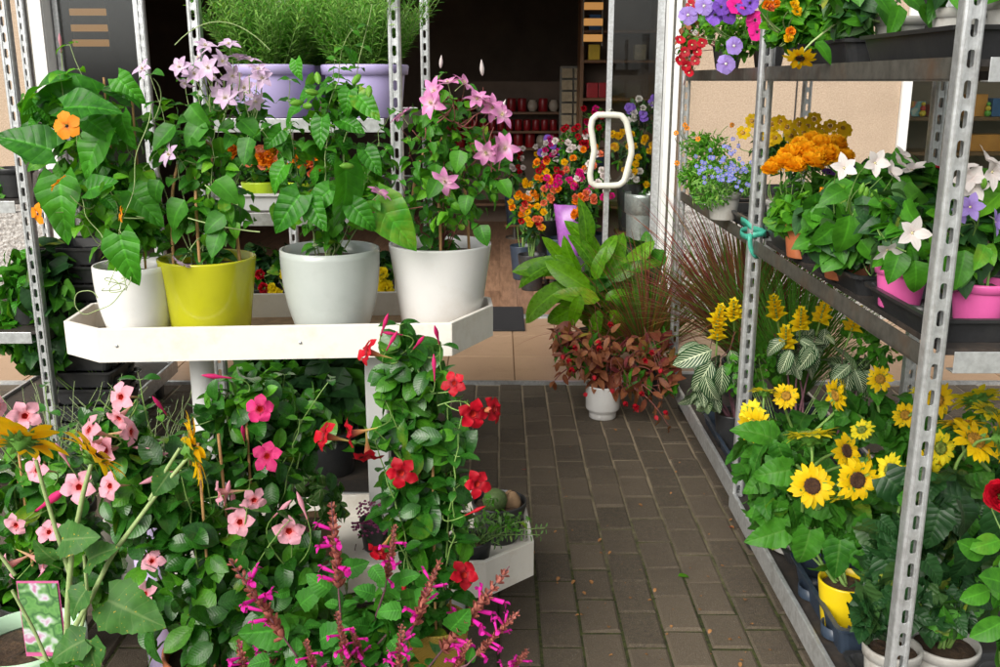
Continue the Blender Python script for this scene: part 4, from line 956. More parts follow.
# magenta mandevilla behind
plant('mandevilla', 'deep pink mandevilla behind the pale pink one, right of the left table leg', 'mandevilla', (P(255, 500, 2.22)[0], 2.22, 0),
      [B(250, 410, 2.24, 50, 45, .09), B(240, 470, 2.22, 60, 50, .09), B(300, 430, 2.3, 35, 50, .06, .5), B(260, 540, 2.2, 60, 60, .08)], 520, .060, 'ell', ['leaf_glossy', 'leaf_glossy_light', 'leaf_glossy'], GM,
      (.20, .11, .085, 'terracotta', dict(style='rim')), 8, .003, 'stem_green',
      fl_m([(260, 409, 'f'), (267, 456, 'f'), (130, 467, 'f')], 'mandevilla_magenta', 2.08, .04, .9) + fl_m([(211, 376, 'u'), (243, 430, 'u'), (157, 402, 'u')], 'bud_red', 2.12, .04, 1.0),
      up=.5, out=.7, fill=both(glossy([(215, 385, 2.25), (285, 375, 2.3), (330, 380, 2.25), (210, 440, 2.15), (300, 420, 2.2), (160, 415, 2.2)], None, L=.07), stakes(3, .55)))
# red mandevilla column in the woven yellow pot
wp = P(440, 640, 2.14)[0]
plant('mandevilla', 'tall red mandevilla column in the woven yellow pot, right of the others', 'mandevilla', (wp - .01, 2.14, 0),
      [B(415, 380, 2.16, 38, 34, .08), B(420, 440, 2.16, 48, 42, .10), B(420, 500, 2.14, 50, 42, .10), B(430, 545, 2.14, 40, 35, .09, .7), B(405, 350, 2.16, 24, 18, .05, .4)], 520, .066, 'ell', ['leaf_glossy', 'leaf_glossy', 'leaf_glossy_light'], GM,
      (.215, .082, .062, 'woven_yellow', dict(style='taper', th=.006)), 8, .003, 'stem_green',
      fl_m([(368, 352, 'l'), (454, 383, 'f'), (473, 414, 'fr'), (494, 409, 'r'), (401, 473, 'f'), (368, 456, 'f'), (477, 484, 'fr'), (464, 575, 'f'), (380, 552, 'fl'), (350, 434, 'l'), (325, 436, 'l')], 'mandevilla_red', 1.99, .06, .80)
      + fl_m([(388, 333, 'ul'), (394, 337, 'u'), (421, 340, 'ur'), (436, 331, 'u'), (434, 362, 'ul'), (386, 320, 'u')], 'bud_red', 2.06, .04, .8) + fl_m([(479, 509, 'r'), (404, 590, 'd')], 'bud_deepred', 2.0, .03, .9),
      up=.5, out=.7, fill=both(glossy([(400, 325, 2.14), (440, 345, 2.12), (385, 400, 2.12), (460, 400, 2.1), (375, 440, 2.1), (455, 490, 2.05), (390, 520, 2.05)], None, L=.075), stakes(3, .50, .045)))
# salvia
def tospike(x0, y0, x1, y1, Y):     # spike base to tip
    a = P(x0, y0, Y); e = P(x1, y1, Y - .03); return a, nrm(e - a), np.linalg.norm(e - a) / .19
SP = [(296, 655, 230, 559), (340, 607, 332, 502), (385, 590, 395, 525), (350, 680, 337, 612), (408, 640, 440, 560), (428, 668, 507, 570), (467, 665, 518, 612), (362, 668, 352, 628), (280, 690, 262, 620), (395, 690, 402, 625), (445, 690, 470, 640), (490, 690, 528, 650), (318, 690, 306, 640), (250, 690, 238, 640)]
def fsal(lb, sb, root, top):
    for i, s in enumerate(SP):
        Y = 1.74 + .05 * (i % 3); a, d, sc = tospike(*s, Y); sc *= 1.02; 
        for k in range(1):
            me, _ = random.choice(FL['salvia_spike']); o = bpy.data.objects.new('flower_spike', me); C.objects.link(o); o.parent = root; fr = frame(d)
            o.rotation_mode = 'QUATERNION'; o.rotation_quaternion = Matrix([list(fr[0]), list(fr[1]), list(fr[2])]).transposed().to_quaternion(); o.scale = (max(.75, sc * .75), max(.75, sc * .75), sc); o.location = Vector(a - wloc(root))
        pts = arc(top, a, -.02, 12, (rng.normal(0, .02), 0, 0)); tube(sb, pts, (.004, .0024), 6); along(lb, pts[3:], .06, .05, 'toothed', 0, start=.15, droop=.05)
    hero(lb, [(290, 628, 220, 640, 1.80), (375, 595, 352, 585, 1.78), (402, 610, 370, 612, 1.78), (330, 590, 300, 575, 1.8), (345, 570, 372, 562, 1.85), (300, 605, 320, 585, 1.85), (270, 660, 240, 665, 1.75), (450, 630, 475, 605, 1.82), (400, 580, 418, 570, 1.85),
              (320, 640, 350, 622, 1.78), (390, 640, 405, 660, 1.74), (345, 650, 322, 668, 1.74), (415, 600, 440, 590, 1.85), (290, 590, 270, 600, 1.86), (372, 566, 388, 590, 1.8), (305, 660, 285, 676, 1.72)], 'toothed', 0, .34, .78)
plant('salvia', 'bronze budded salvia with magenta flower spikes at the bottom centre of the photo', 'salvia', (P(345, 660, 1.9)[0], 1.88, 0),
      [B(340, 660, 1.84, 80, 30, .08), B(380, 620, 1.86, 50, 30, .06, .6), B(300, 640, 1.85, 40, 25, .06, .5)], 260, .045, 'toothed', ['leaf_salvia', 'leaf_mid', 'leaf_glossy'], GM,
      (.20, .11, .085, 'pink_pot', dict(style='rim')), 5, .003, 'stem_purple', [], up=.8, fill=fsal)
# sunflower seen from behind, in the mint pot with a picture label
def fback(lb, sb, root, top):
    J = P(68, 640, 1.70)
    tube(sb, arc(top, P(66, 667, 1.72), 0, 6), .0065, 8)
    for pts, r in (([(66, 667), (68, 600), (72, 548), (84, 490), (92, 462)], (.0065, .004)), ([(70, 575), (56, 530), (44, 490), (36, 460)], (.0046, .0034)), ([(68, 640), (90, 600), (112, 555), (160, 490), (190, 455)], (.0056, .0034)), ([(150, 500), (166, 470), (180, 448)], (.004, .003)), ([(75, 655), (88, 600), (84, 555)], (.004, .003)),
                   ([(50, 667), (34, 630), (12, 590)], (.004, .003)), ([(15, 575), (4, 560), (-8, 545)], (.004, .003))):
        pp = np.array([P(x, y, 1.70) for x, y in pts]); t_ = np.arange(len(pp)); q = np.linspace(0, len(pp) - 1, 16); tube(sb, np.stack([np.interp(q, t_, pp[:, i]) for i in range(3)], -1), r, 9)
    hero(lb, [(108, 600, 165, 628, 1.68), (90, 640, 95, 690, 1.64), (86, 590, 60, 622, 1.66), (62, 540, 96, 536, 1.66), (55, 560, 30, 545, 1.68), (170, 472, 150, 500, 1.7), (85, 640, 40, 660, 1.64), (88, 560, 110, 545, 1.68)], 'sun', 0, .42)
    c = P(38, 628, 1.66)
    b = Buf(); x0, x1 = P(18, 600, 1.85)[0], P(60, 600, 1.85)[0]; za, zb = P(40, 657, 1.85)[2], P(40, 582, 1.85)[2]
    box(b, x0, x1, 1.853, 1.855, za, zb); lab = put('plant_label', b, 'tag_pink', root)
    b = Buf(); box(b, x0 + .003, x1 - .003, 1.850, 1.8525, za + .012, zb - .004); put('picture', b, 'printed_picture', lab)
plant('sunflower', 'tall amber sunflower seen from behind, in a mint green pot at the bottom left corner', 'sunflower', (P(30, 660, 1.97)[0], 1.97, 0),
      [B(70, 655, 1.72, 40, 15, .04, .3)], 5, .08, 'sun', ['leaf_spotted', 'leaf_sun'], GM, (.275, .125, .095, 'mint_pot', dict(style='rim')), 0, .003, 'stem_pale',
      [('sunflower_amber', 22, 440, 1.70, (.1, .75, .75), 1.15, dict(jit=.03)), ('sunflower_amber', 93, 455, 1.68, (.75, .5, .75), 1.05, dict(jit=.03)), ('sunflower_amber', 192, 450, 1.70, (1, .45, .1), 1.05, dict(jit=.03))], fill=fback, fstem=False)
# lilac pot among the leaves
c = P(147, 520, 2.16); pt = thing('flower_pot', 'lilac plastic pot half hidden among pink mandevilla leaves', 'flower pot', (c[0], 2.18, 0)); pot(pt, (c[0], 2.18, 0), .46, .05, .035, 'pale_lilac', style='taper')

# ---- lower tray: cactus bowl, variegated trailer, sedum, dark pots
ZF = ZL - .0695
def lowt(px, py, Y): g = P(px, py, Y); return (g[0], Y, ZF)
def fcac(lb, sb, root, top):
    b = Buf(); lathe(b, [(.0, -.01), (.028, 0), (.035, .025), (.03, .048), (.012, .06), (.0004, .058)], top + [-.012, -.02, 0], 26, sq=lambda a: 1 + .06 * np.cos(a * 13)); put('cactus', b, 'cactus', root)
    for q, s in (((.038, .0, .012), .03), ((.03, .035, .01), .022), ((-.035, .03, .005), .018)):
        b = Buf(); bm = __import__('bmesh').new(); __import__('bmesh').ops.create_icosphere(bm, subdivisions=3, radius=s); v = np.array([x.co[:] for x in bm.verts]); f = [[w_.index for w_ in t_.verts] for t_ in bm.faces]; bm.free()
        v *= (1 + .18 * np.sin(v[:, :1] * 130 + 1) * np.cos(v[:, 1:2] * 110)) * [1, .8, 1.0]; b.add(v + top + np.array(q), f); put('stone', b, 'rock', root)
cb = G(506, 500, ZF + .13); plant('cactus_bowl', 'black bowl with a small round cactus and stones on the lower tray', 'cactus', (cb[0] - .02, cb[1] + .02, ZF), [B(490, 500, 2.55, 8, 6, .02)], 10, .02, 'small', 'leaf_herb', None, (.12, .082, .055, 'black_plastic', dict(style='taper')), 0, fill=fcac)
plant('trailing_plant', 'variegated trailing plant spilling over the right corner of the lower tray', 'trailing plant', (P(470, 520, 2.42)[0], 2.44, ZF),
      [B(468, 520, 2.44, 22, 16, .06), B(505, 520, 2.46, 28, 8, .05), B(450, 545, 2.40, 14, 14, .04)], 230, .022, 'ell', ['leaf_variegated', 'leaf_herb'], None, (.10, .06, .045, 'black_plastic', dict(style='taper')), 14, .0009, 'stem_green', [], wr=.2, jit=.6,
      fill=lambda lb, sb, root, top: [(lambda pts: (tube(sb, pts, .0012, 5), along(lb, pts, .012, .022, 'ell', 0, wr=.2)))(arc(top, P(x, y, 2.42), .02, 10)) for x, y in ((545, 528), (530, 520), (520, 535), (500, 545), (440, 560), (455, 500), (490, 500), (540, 535))])
plant('sedum', 'dusky purple sedum behind the salvia on the lower tray', 'sedum', (P(378, 530, 2.6)[0], 2.58, ZF),
      [B(380, 530, 2.58, 22, 16, .05)], 60, .03, 'ell', 'leaf_dark', None, (.09, .05, .04, 'black_plastic', dict(style='taper')), 9, .0015, 'stem_purple', [('sedum_cluster', x, y, 2.54, 'u', 1.1) for x, y in ((368, 510), (385, 503), (398, 515), (375, 525), (392, 530), (360, 530))])
plant('potted_plant', 'low glossy leaves in a brown pot at the left of the lower tray', 'potted plant', (P(312, 530, 2.5)[0], 2.5, ZF),
      [B(315, 490, 2.5, 30, 18, .05), B(335, 510, 2.45, 14, 14, .03)], 70, .05, 'ell', ['leaf_variegated', 'leaf_glossy'], None, (.12, .07, .05, 'rock', dict(style='taper')), 6, .0015)
# ================================================================== right trolleys
ZD, ZM, ZU = .1585, 1.0185, 1.5355
def ontr(px, py, Y, z): g = P(px, py, Y); return np.array([g[0], Y, z])
def ptray(label, x0, x1, y0, y1, z, h=.045, mat='black_plastic', group='black plastic nursery trays', rot=0):
    t = thing('plant_tray', label, 'plant tray', ((x0 + x1) / 2, (y0 + y1) / 2, z), group); b = Buf(); c = np.array([(x0 + x1) / 2, (y0 + y1) / 2]); hx, hy = (x1 - x0) / 2, (y1 - y0) / 2
    def ring(s, zz):
        o = []; r = .02
        for (sx_, sy_, a0) in ((1, 1, 0), (-1, 1, 90), (-1, -1, 180), (1, -1, 270)):
            for k in range(4): a = R(a0 + 30 * k); o.append((c[0] + sx_ * (hx + s - r) + r * math.cos(a), c[1] + sy_ * (hy + s - r) + r * math.sin(a), z + zz))
        return o
    rs = [ring(-.022, .0), ring(-.008, h - .008), ring(.0, h - .008), ring(.002, h), ring(-.010, h), ring(-.014, h - .006), ring(-.026, .006)]
    n = 16; v = [p for r_ in rs for p in r_]; f = [[i * n + j, i * n + (j + 1) % n, (i + 1) * n + (j + 1) % n, (i + 1) * n + j] for i in range(len(rs) - 1) for j in range(n)]
    b.add(v, f, smooth=False); b.add(ring(-.026, .006) + [(c[0], c[1], z + .006)], [[j, (j + 1) % n, n] for j in range(n)], smooth=False); put('shell', b, mat, t)
    for i in range(3):
        for j in range(2):
            b = Buf(); cx = c[0] + (i - 1) * hx * .62; cy = c[1] + (j - .5) * hy * .95; lathe(b, [(.038, .0062), (.040, h * .45), (.036, h * .45), (.034, .0065)], (cx, cy, z), 20); put('cup', b, mat, t)
    return t
TX0, TX1 = .80, 1.31
for lab, y0, y1 in (('black tray at the near end of the middle shelf under pink pots', 1.76, 2.12), ('second black tray on the middle shelf under the orange clay pot', 2.17, 2.53), ('third black tray on the middle shelf under the marigolds', 2.58, 2.96)):
    ptray(lab, TX0 + .005, TX1, y0, y1, ZM, .05)
for lab, y0, y1 in (('black tray on the far middle shelf under the blue lobelia', 3.14, 3.60), ('farthest black tray on the far middle shelf under the bushy herb', 3.70, 4.25)):
    ptray(lab, TX0 + .005, TX1, y0, y1, ZM, .045)
for lab, y0, y1 in (('black tray on the near top shelf under grey pots', 1.80, 2.30), ('black tray on the top shelf below the orange lantana', 2.38, 2.9)):
    ptray(lab, TX0 + .01, TX1, y0, y1, ZU, .06)
ptray('navy tray holding the yellow pot on the bottom deck', .80, 1.00, 2.05, 2.45, ZD, .08, 'navy_plastic', 'trays on the bottom decks')
ptray('black tray on the bottom deck under the big sunflower pots', .805, 1.3, 1.72, 2.03, ZD, .04, 'black_plastic', 'trays on the bottom decks')
ptray('black tray on the bottom deck under the far sunflowers', .805, 1.3, 2.5, 2.96, ZD, .05, 'black_plastic', 'trays on the bottom decks')
ptray('dark tray on the far bottom deck under the striped plants', .81, 1.3, 3.12, 3.75, ZD, .06, 'navy_plastic', 'trays on the bottom decks')

# --- sunflowers (bottom deck, near trolley)
GS = 'sunflower plants on the bottom deck'
def sunplant(label, px, Y, base_z, blobs, n, fl, potp, L=.078, mats=('leaf_sun', 'leaf_sun'), heroes=(), hm=0):
    def f(lb, sb, root, top):
        hero(lb, heroes, 'sun', hm, .36, .9)
    x = P(px, 560, Y)[0]; return plant('sunflower', label, 'sunflower', (max(.865, x), Y, base_z), blobs, int(n * 1.9), L, 'sun', list(mats), GS, potp, 6, .0032, 'stem_green',
        [(k, a, b_, y_, fc, s, dict(sr=.0032, back=.015)) for k, a, b_, y_, fc, s in fl], fill=f, up=.6, out=.6, droop=.35)
D1 = ZD + .007
sunplant('sunflower plant with two dark eyed blooms above the yellow pot', 812, 2.20, D1, [B(798, 508, 2.30, 52, 44, .10), B(850, 520, 2.3, 50, 42, .10), B(790, 465, 2.35, 45, 28, .08, .5)], 120,
  [('sunflower_dark', 812, 486, 2.10, 'f', .98), ('sunflower_dark', 857, 480, 2.10, 'f', .98), ('sunflower_dark', 846, 451, 2.2, 'fr', .85), ('sunflower_lemon', 841, 496, 2.14, 'd', .7), ('sunflower_lemon', 810, 436, 2.16, (-.1, .3, .95), 1.3), ('sunflower_gold', 868, 462, 2.2, 'r', .6)],
  (.125, .066, .05, 'yellow_plastic', dict(style='taper')), heroes=[(785, 530, 742, 545, 2.15), (810, 530, 800, 580, 2.12), (790, 470, 748, 478, 2.2), (840, 540, 835, 590, 2.06), (860, 550, 878, 590, 2.02), (775, 440, 735, 418, 2.4), (830, 560, 815, 585, 2.1), (870, 520, 850, 560, 2.05)])
sunplant('sunflower plant at the front corner of the deck with small lemon blooms', 765, 2.62, D1, [B(765, 470, 2.62, 32, 50, .09), B(800, 440, 2.7, 50, 30, .10), B(780, 510, 2.55, 32, 28, .06)], 110,
  [('sunflower_gold', 754, 426, 2.48, 'fl', .95), ('sunflower_lemon', 764, 392, 2.6, 'bu', .9), ('sunflower_gold', 786, 396, 2.6, 'f', .7), ('sunflower_lemon', 752, 412, 2.5, 'u', .7), ('sunflower_gold', 836, 395, 2.6, 'l', .9)],
  (.20, .085, .065, 'grey_small_pot', dict(style='rim')), heroes=[(770, 480, 738, 490, 2.5), (785, 500, 755, 530, 2.45), (765, 450, 738, 455, 2.55)])
sunplant('sunflower plant in the grey pot left of the nearest post, dark leaves', 862, 1.90, D1, [B(895, 555, 1.98, 34, 46, .08), B(885, 595, 1.93, 24, 24, .06), B(900, 600, 1.85, 26, 26, .05), B(872, 615, 1.84, 16, 14, .04)], 110,
  [('sunflower_lemon', 890, 470, 2.1, 'l', .8), ('sunflower_gold', 924, 470, 2.12, 'f', 1.0), ('sunflower_gold', 937, 400, 2.35, 'f', .85)],
  (.13, .062, .048, 'grey_small_pot', dict(style='rim')), mats=('leaf_sun_dark', 'leaf_sun_dark'), heroes=[(885, 560, 900, 610, 1.92), (880, 520, 905, 540, 1.95)])
sunplant('sunflower plant in the grey pot right of the nearest post, golden blooms', 955, 1.93, D1, [B(945, 500, 2.0, 45, 45, .10), B(975, 560, 1.98, 45, 50, .10), B(925, 570, 2.0, 30, 40, .08), B(985, 470, 2.05, 30, 30, .08), B(960, 590, 1.88, 36, 26, .07), B(945, 615, 1.84, 30, 16, .05)], 190,
  [('sunflower_gold', 961, 424, 2.05, (-.1, .2, 1), 1.05), ('sunflower_gold', 975, 441, 1.95, (.3, -.6, .9), 1.05), ('sunflower_lemon', 977, 399, 2.15, (.2, .5, .8), 1.15), ('sunflower_gold', 1001, 438, 1.9, 'r', 1.0), ('sunflower_lemon', 940, 448, 2.0, 'f', .8), ('sunflower_lemon', 925, 468, 2.0, 'dl', .8), ('sunflower_lemon', 990, 412, 2.05, 'u', .9)],
  (.12, .075, .058, 'grey_small_pot', dict(style='rim')), mats=('leaf_sun_dark', 'leaf_sun_dark', 'leaf_sun'), heroes=[(960, 500, 985, 560, 1.85), (940, 510, 925, 560, 1.86), (975, 540, 960, 600, 1.83), (930, 470, 900, 480, 1.9), (1000, 510, 1010, 575, 1.83), (925, 560, 950, 590, 1.85)])
sunplant('sunflower plant at the back of the deck behind the others', 900, 2.65, D1, [B(880, 420, 2.65, 60, 35, .10), B(900, 480, 2.6, 70, 50, .10), B(960, 450, 2.6, 50, 40, .1)], 120,
  [('sunflower_gold', 880, 379, 2.6, 'f', .7), ('sunflower_lemon', 842, 392, 2.6, 'r', .8), ('sunflower_gold', 905, 415, 2.55, 'f', .7), ('sunflower_lemon', 862, 430, 2.5, 'ul', .7), ('sunflower_lemon', 925, 395, 2.5, 'u', .8)], (.2, .085, .065, 'grey_small_pot', dict(style='rim')))
# green lean stem over the near post bottom + red rose bush at the frame corner
def frose(lb, sb, root, top):
    hero(lb, [(985, 555, 965, 545, 1.72), (990, 590, 965, 600, 1.7), (1000, 560, 1015, 580, 1.7), (1005, 620, 975, 640, 1.7), (1000, 540, 975, 548, 1.72), (1010, 585, 985, 575, 1.68)], 'ell', 1)
plant('red_flower_plant', 'plant with one round red bloom at the right edge of the photo', 'potted plant', (1.07, 1.80, D1), [B(1020, 560, 1.76, 30, 60, .05), B(1010, 640, 1.76, 30, 25, .05)], 60, .06, 'ell', ['leaf_glossy', 'leaf_mid'], None,
      (.12, .06, .045, 'black_plastic', dict(style='taper')), 5, .003, 'stem_green', [('rose_red', 1001, 495, 1.72, 'f', .95)], fill=frose)
# --- striped aphelandras (bottom deck, far trolley)
GA = 'striped leaf plants with yellow bracts'
def fz(items):
    def f(lb, sb, root, top): hero(lb, items, 'big', 0, .25)
    return f
for lab, px, Y, bl, hr, fs in (
  ('striped zebra plant with yellow bracts left of the middle post, front of the deck', 712, 3.45, [B(712, 370, 3.45, 30, 24, .08), B(705, 395, 3.4, 22, 14, .06)],
    [(712, 350, 672, 365, 3.32), (712, 362, 692, 396, 3.3), (722, 365, 724, 402, 3.3), (730, 350, 742, 385, 3.32), (700, 345, 678, 350, 3.36), (735, 370, 745, 398, 3.28), (705, 375, 712, 412, 3.26)], [(716, 325, 'u'), (734, 318, 'u'), (717, 340, 'u')]),
  ('striped zebra plant behind the middle post with tall yellow bracts', 800, 3.2, [B(800, 352, 3.2, 30, 24, .08)],
    [(800, 340, 820, 350, 3.06), (805, 345, 812, 380, 3.04), (825, 335, 838, 342, 3.1), (790, 350, 780, 378, 3.06), (785, 340, 762, 350, 3.1), (815, 345, 800, 375, 3.04)], [(777, 318, 'u'), (786, 347, 'u'), (800, 328, 'u'), (820, 321, 'u')]),
  ('striped zebra plant against the wall side with one thick yellow bract', 850, 3.12, [B(850, 370, 3.12, 26, 20, .07)],
    [(850, 365, 832, 380, 3.0), (855, 370, 870, 398, 2.99), (862, 372, 885, 385, 3.02), (848, 370, 850, 402, 2.99), (845, 368, 838, 398, 3.0)], [(851, 331, 'u')])):
    plant('zebra_plant', lab, 'zebra plant', (max(.87, P(px, 400, Y)[0]), Y + (.12 if Y < 3.15 else 0), ZD + .008), bl, 34, .085, 'big', 'leaf_zebra', GA, (.13, .065, .05, 'black_plastic', dict(style='taper')), 4, .004, 'stem_purple', [('aphelandra', x, y, Y - .08, f_, 1.2, dict(name='flower_spike')) for x, y, f_ in fs], fill=fz(hr), fstem=True)
plant('ivy', 'small leaved green ivy between the striped plants', 'ivy', (.98, 3.02 + .12, ZD + .008), [B(770, 365, 3.2, 30, 30, .06), B(740, 375, 3.3, 20, 26, .06), B(880, 350, 3.1, 25, 22, .06), B(860, 325, 3.3, 20, 14, .06)], 320, .032, 'toothed', ['leaf_mid', 'leaf_herb'], None, (.10, .06, .05, 'black_plastic', dict(style='taper')), 12, .0015)
# green grass
def grass(name, label, cat, base, n, H, spread, mats, px=None, wj=.012, potp=None):
    root = thing(name, label, cat, base); base = np.array(base, float); h0 = 0
    if potp: pot(root, base, *potp[:-1], **potp[-1]); h0 = potp[0] * .85
    lb = Buf(); a = rng.random(n) * 6.283; q = rng.random(n) ** .6; d = np.stack([np.cos(a) * q * spread, np.sin(a) * q * spread * .8, np.ones(n)], -1); N = np.stack([-np.cos(a), -np.sin(a), np.full(n, .25)], -1)
    L = H * (.55 + .6 * rng.random(n)); O = base + np.stack([np.cos(a) * .03 * q, np.sin(a) * .03 * q, np.full(n, h0)], -1)
    for i, m in enumerate(mats):
        s = slice(i, None, len(mats)); leaves(lb, O[s], d[s], -N[s] * -1, L[s], np.full(len(L[s]), H * wj), prof_ab(.15, .7), curl=.3 + 1.3 * rng.random(len(L[s])) * q[s], fold=.3, nv=10, nc=3, mat=i)
    put('leaves', lb, list(mats), root); return root
grass('ornamental_grass', 'fine green grass in a pot behind the middle post', 'grass plant', (1.14, 3.62, ZD), 420, .72, .6, ('grass_green', 'leaf_herb'), wj=.0045, potp=(.14, .08, .06, 'black_plastic', dict(style='rim')))
grass('ornamental_grass', 'wine red fountain grass beside the white door post', 'grass plant', (1.06, 4.08, ZD), 620, .80, .8, ('leaf_wine', 'grass_green', 'leaf_wine', 'leaf_burgundy'), wj=.0065, potp=(.16, .09, .07, 'black_plastic', dict(style='rim')))
grass('ornamental_grass', 'second wine red grass on the floor between trolley and begonia', 'grass plant', (.72, 4.62, .0), 420, .70, .8, ('leaf_wine', 'leaf_burgundy', 'grass_green'), wj=.0065, potp=(.16, .09, .07, 'black_plastic', dict(style='rim')))
# --- middle shelf, near trolley
M1 = ZM + .008
plant('marigold', 'mound of orange marigolds on the middle shelf behind the middle post', 'marigold', (P(810, 230, 2.82)[0], 2.84, M1), [B(810, 200, 2.84, 42, 26, .10), B(790, 215, 2.78, 25, 20, .06), B(840, 185, 2.9, 30, 18, .08)], 620, .045, 'toothed', ['leaf_herb', 'leaf_mid'], 'flowers on the middle shelves',
      (.10, .058, .045, 'terracotta', dict(style='rim')), 9, .002, 'stem_green', [('marigold', x, y, Y, 'u', s) for x, y, Y, s in ((812, 163, 2.72, 1.1), (828, 156, 2.75, 1.1), (795, 167, 2.72, 1.0), (835, 146, 2.84, 1.1), (812, 143, 2.9, 1.1), (777, 165, 2.75, .9), (790, 156, 2.78, 1.1), (806, 153, 2.78, 1.15), (822, 147, 2.82, 1.15), (800, 147, 2.88, 1), (785, 163, 2.74, .9), (838, 152, 2.86, 1.0), (770, 170, 2.72, .8), (845, 158, 2.8, .9), (815, 158, 2.74, 1))], wr=.2)
plant('pepper_plant', 'leafy green plant with tiny orange blooms in a clay pot behind the strap', 'potted plant', (P(800, 240, 2.70)[0], 2.66, M1), [B(805, 215, 2.66, 38, 22, .08), B(830, 235, 2.6, 30, 20, .06)], 260, .05, 'ovate', ['leaf_mid', 'leaf_fresh'], 'flowers on the middle shelves', (.10, .06, .045, 'terracotta', dict(style='rim')), 7, .002, 'stem_green',
      [('orange_button', 823, 190, 2.55, 'f', .8), ('orange_button', 838, 184, 2.55, 'f', .8)])
WB = [(844, 168), (898, 163), (912, 170), (969, 178), (986, 160), (878, 224), (888, 248), (912, 233), (973, 182), (890, 172), (925, 178), (992, 172), (960, 170), (905, 158), (1000, 228), (875, 163), (880, 185)]
def fbal(items, mt=0):
    def f(lb, sb, root, top): hero(lb, items, 'ovate', mt, .34)
    return f
plant('balloon_flower', 'bushy white balloon flower in an orange clay pot on the middle shelf', 'balloon flower', (P(850, 262, 2.34)[0], 2.36, M1), [B(860, 205, 2.36, 50, 40, .12), B(845, 240, 2.27, 40, 24, .08), B(900, 185, 2.4, 40, 25, .10), B(830, 220, 2.3, 30, 22, .08, .6)], 560, .075, 'ovate', ['leaf_mid', 'leaf_dark', 'leaf_mid'], 'flowers on the middle shelves',
      (.11, .065, .05, 'terracotta', dict(style='rim')), 9, .0025, 'stem_green', [('balloon_white', x, y, 2.14 + .06 * rng.random(), random.choice(['f', 'u', 'ur', 'ul']), .8 + .15 * rng.random()) for x, y in WB[:3] + WB[5:8] + [WB[9], WB[13], WB[15]]] + [('bud_green', x, y, 2.14, 'u', .8, dict(name='bud')) for x, y in ((866, 192), (874, 194), (862, 188))],
      fill=fbal([(850, 215, 845, 262, 2.15), (870, 200, 855, 225, 2.15), (835, 225, 815, 250, 2.2), (880, 210, 895, 240, 2.1), (845, 190, 820, 200, 2.2), (860, 240, 880, 262, 2.12)]))
plant('balloon_flower', 'white balloon flower in the pink pot left of the nearest post', 'balloon flower', (P(905, 280, 2.03)[0], 2.05, M1), [B(905, 240, 2.05, 30, 34, .08), B(895, 215, 2.08, 30, 24, .08)], 170, .07, 'ovate', ['leaf_mid', 'leaf_dark'], 'flowers on the middle shelves',
      (.09, .055, .042, 'pink_pot', dict(style='rim')), 6, .0025, 'stem_green', [('balloon_white', 912, 233, 1.9, 'f', .95), ('balloon_white', 887, 250, 1.95, 'd', .8)], fill=fbal([(900, 250, 890, 285, 1.95), (915, 260, 920, 300, 1.94)]))
plant('balloon_flower', 'violet and white balloon flowers in the pink pot right of the nearest post', 'balloon flower', (P(985, 290, 1.86)[0], 1.88, M1), [B(975, 235, 1.9, 40, 45, .08), B(1000, 200, 1.92, 35, 30, .08), B(955, 265, 1.88, 20, 22, .05)], 240, .062, 'ovate', ['leaf_mid', 'leaf_dark', 'leaf_fresh'], 'flowers on the middle shelves',
      (.09, .055, .042, 'pink_pot', dict(style='rim')), 7, .0022, 'stem_green', [('balloon_violet', 970, 207, 1.78, 'f', .8), ('balloon_violet', 995, 222, 1.78, 'fr', .8), ('balloon_violet', 962, 215, 1.8, 'l', .6)] + [('balloon_white', x, y, 1.82, random.choice(['u', 'ur', 'f']), .85) for x, y in ((969, 178), (986, 160), (973, 186), (992, 172), (960, 168), (1002, 228))] + [('bud_green', x, y, 1.8, 'u', .7, dict(name='bud')) for x, y in ((941, 200), (984, 183), (947, 178))],
      fill=fbal([(965, 250, 958, 290, 1.78), (985, 245, 978, 270, 1.76), (940, 245, 952, 285, 1.8)]))
for lab, px, py, Y, k, n in (('red and pink flowers at the back of the near middle shelf', 930, 180, 2.5, 'begonia_red', 9), ('deep purple flowers at the back of the middle shelf beside the marigolds', 862, 168, 2.85, 'petunia_purple', 7)):
    x = min(1.24, P(px, py, Y)[0]); pxx = px
    plant('bedding_plant', lab, 'bedding plant', (x, Y, M1), [B(px, py + 22, Y, 36, 24, .07)], 170, .045, 'ovate', ['leaf_dark', 'leaf_mid'], 'flowers on the middle shelves', (.09, .05, .04, 'black_plastic', dict(style='taper')), 6, .002, 'stem_green',
          [(k, px + rng.normal(0, 20), py + rng.normal(-2, 6), Y - .03, 'u', .8) for _ in range(n)])
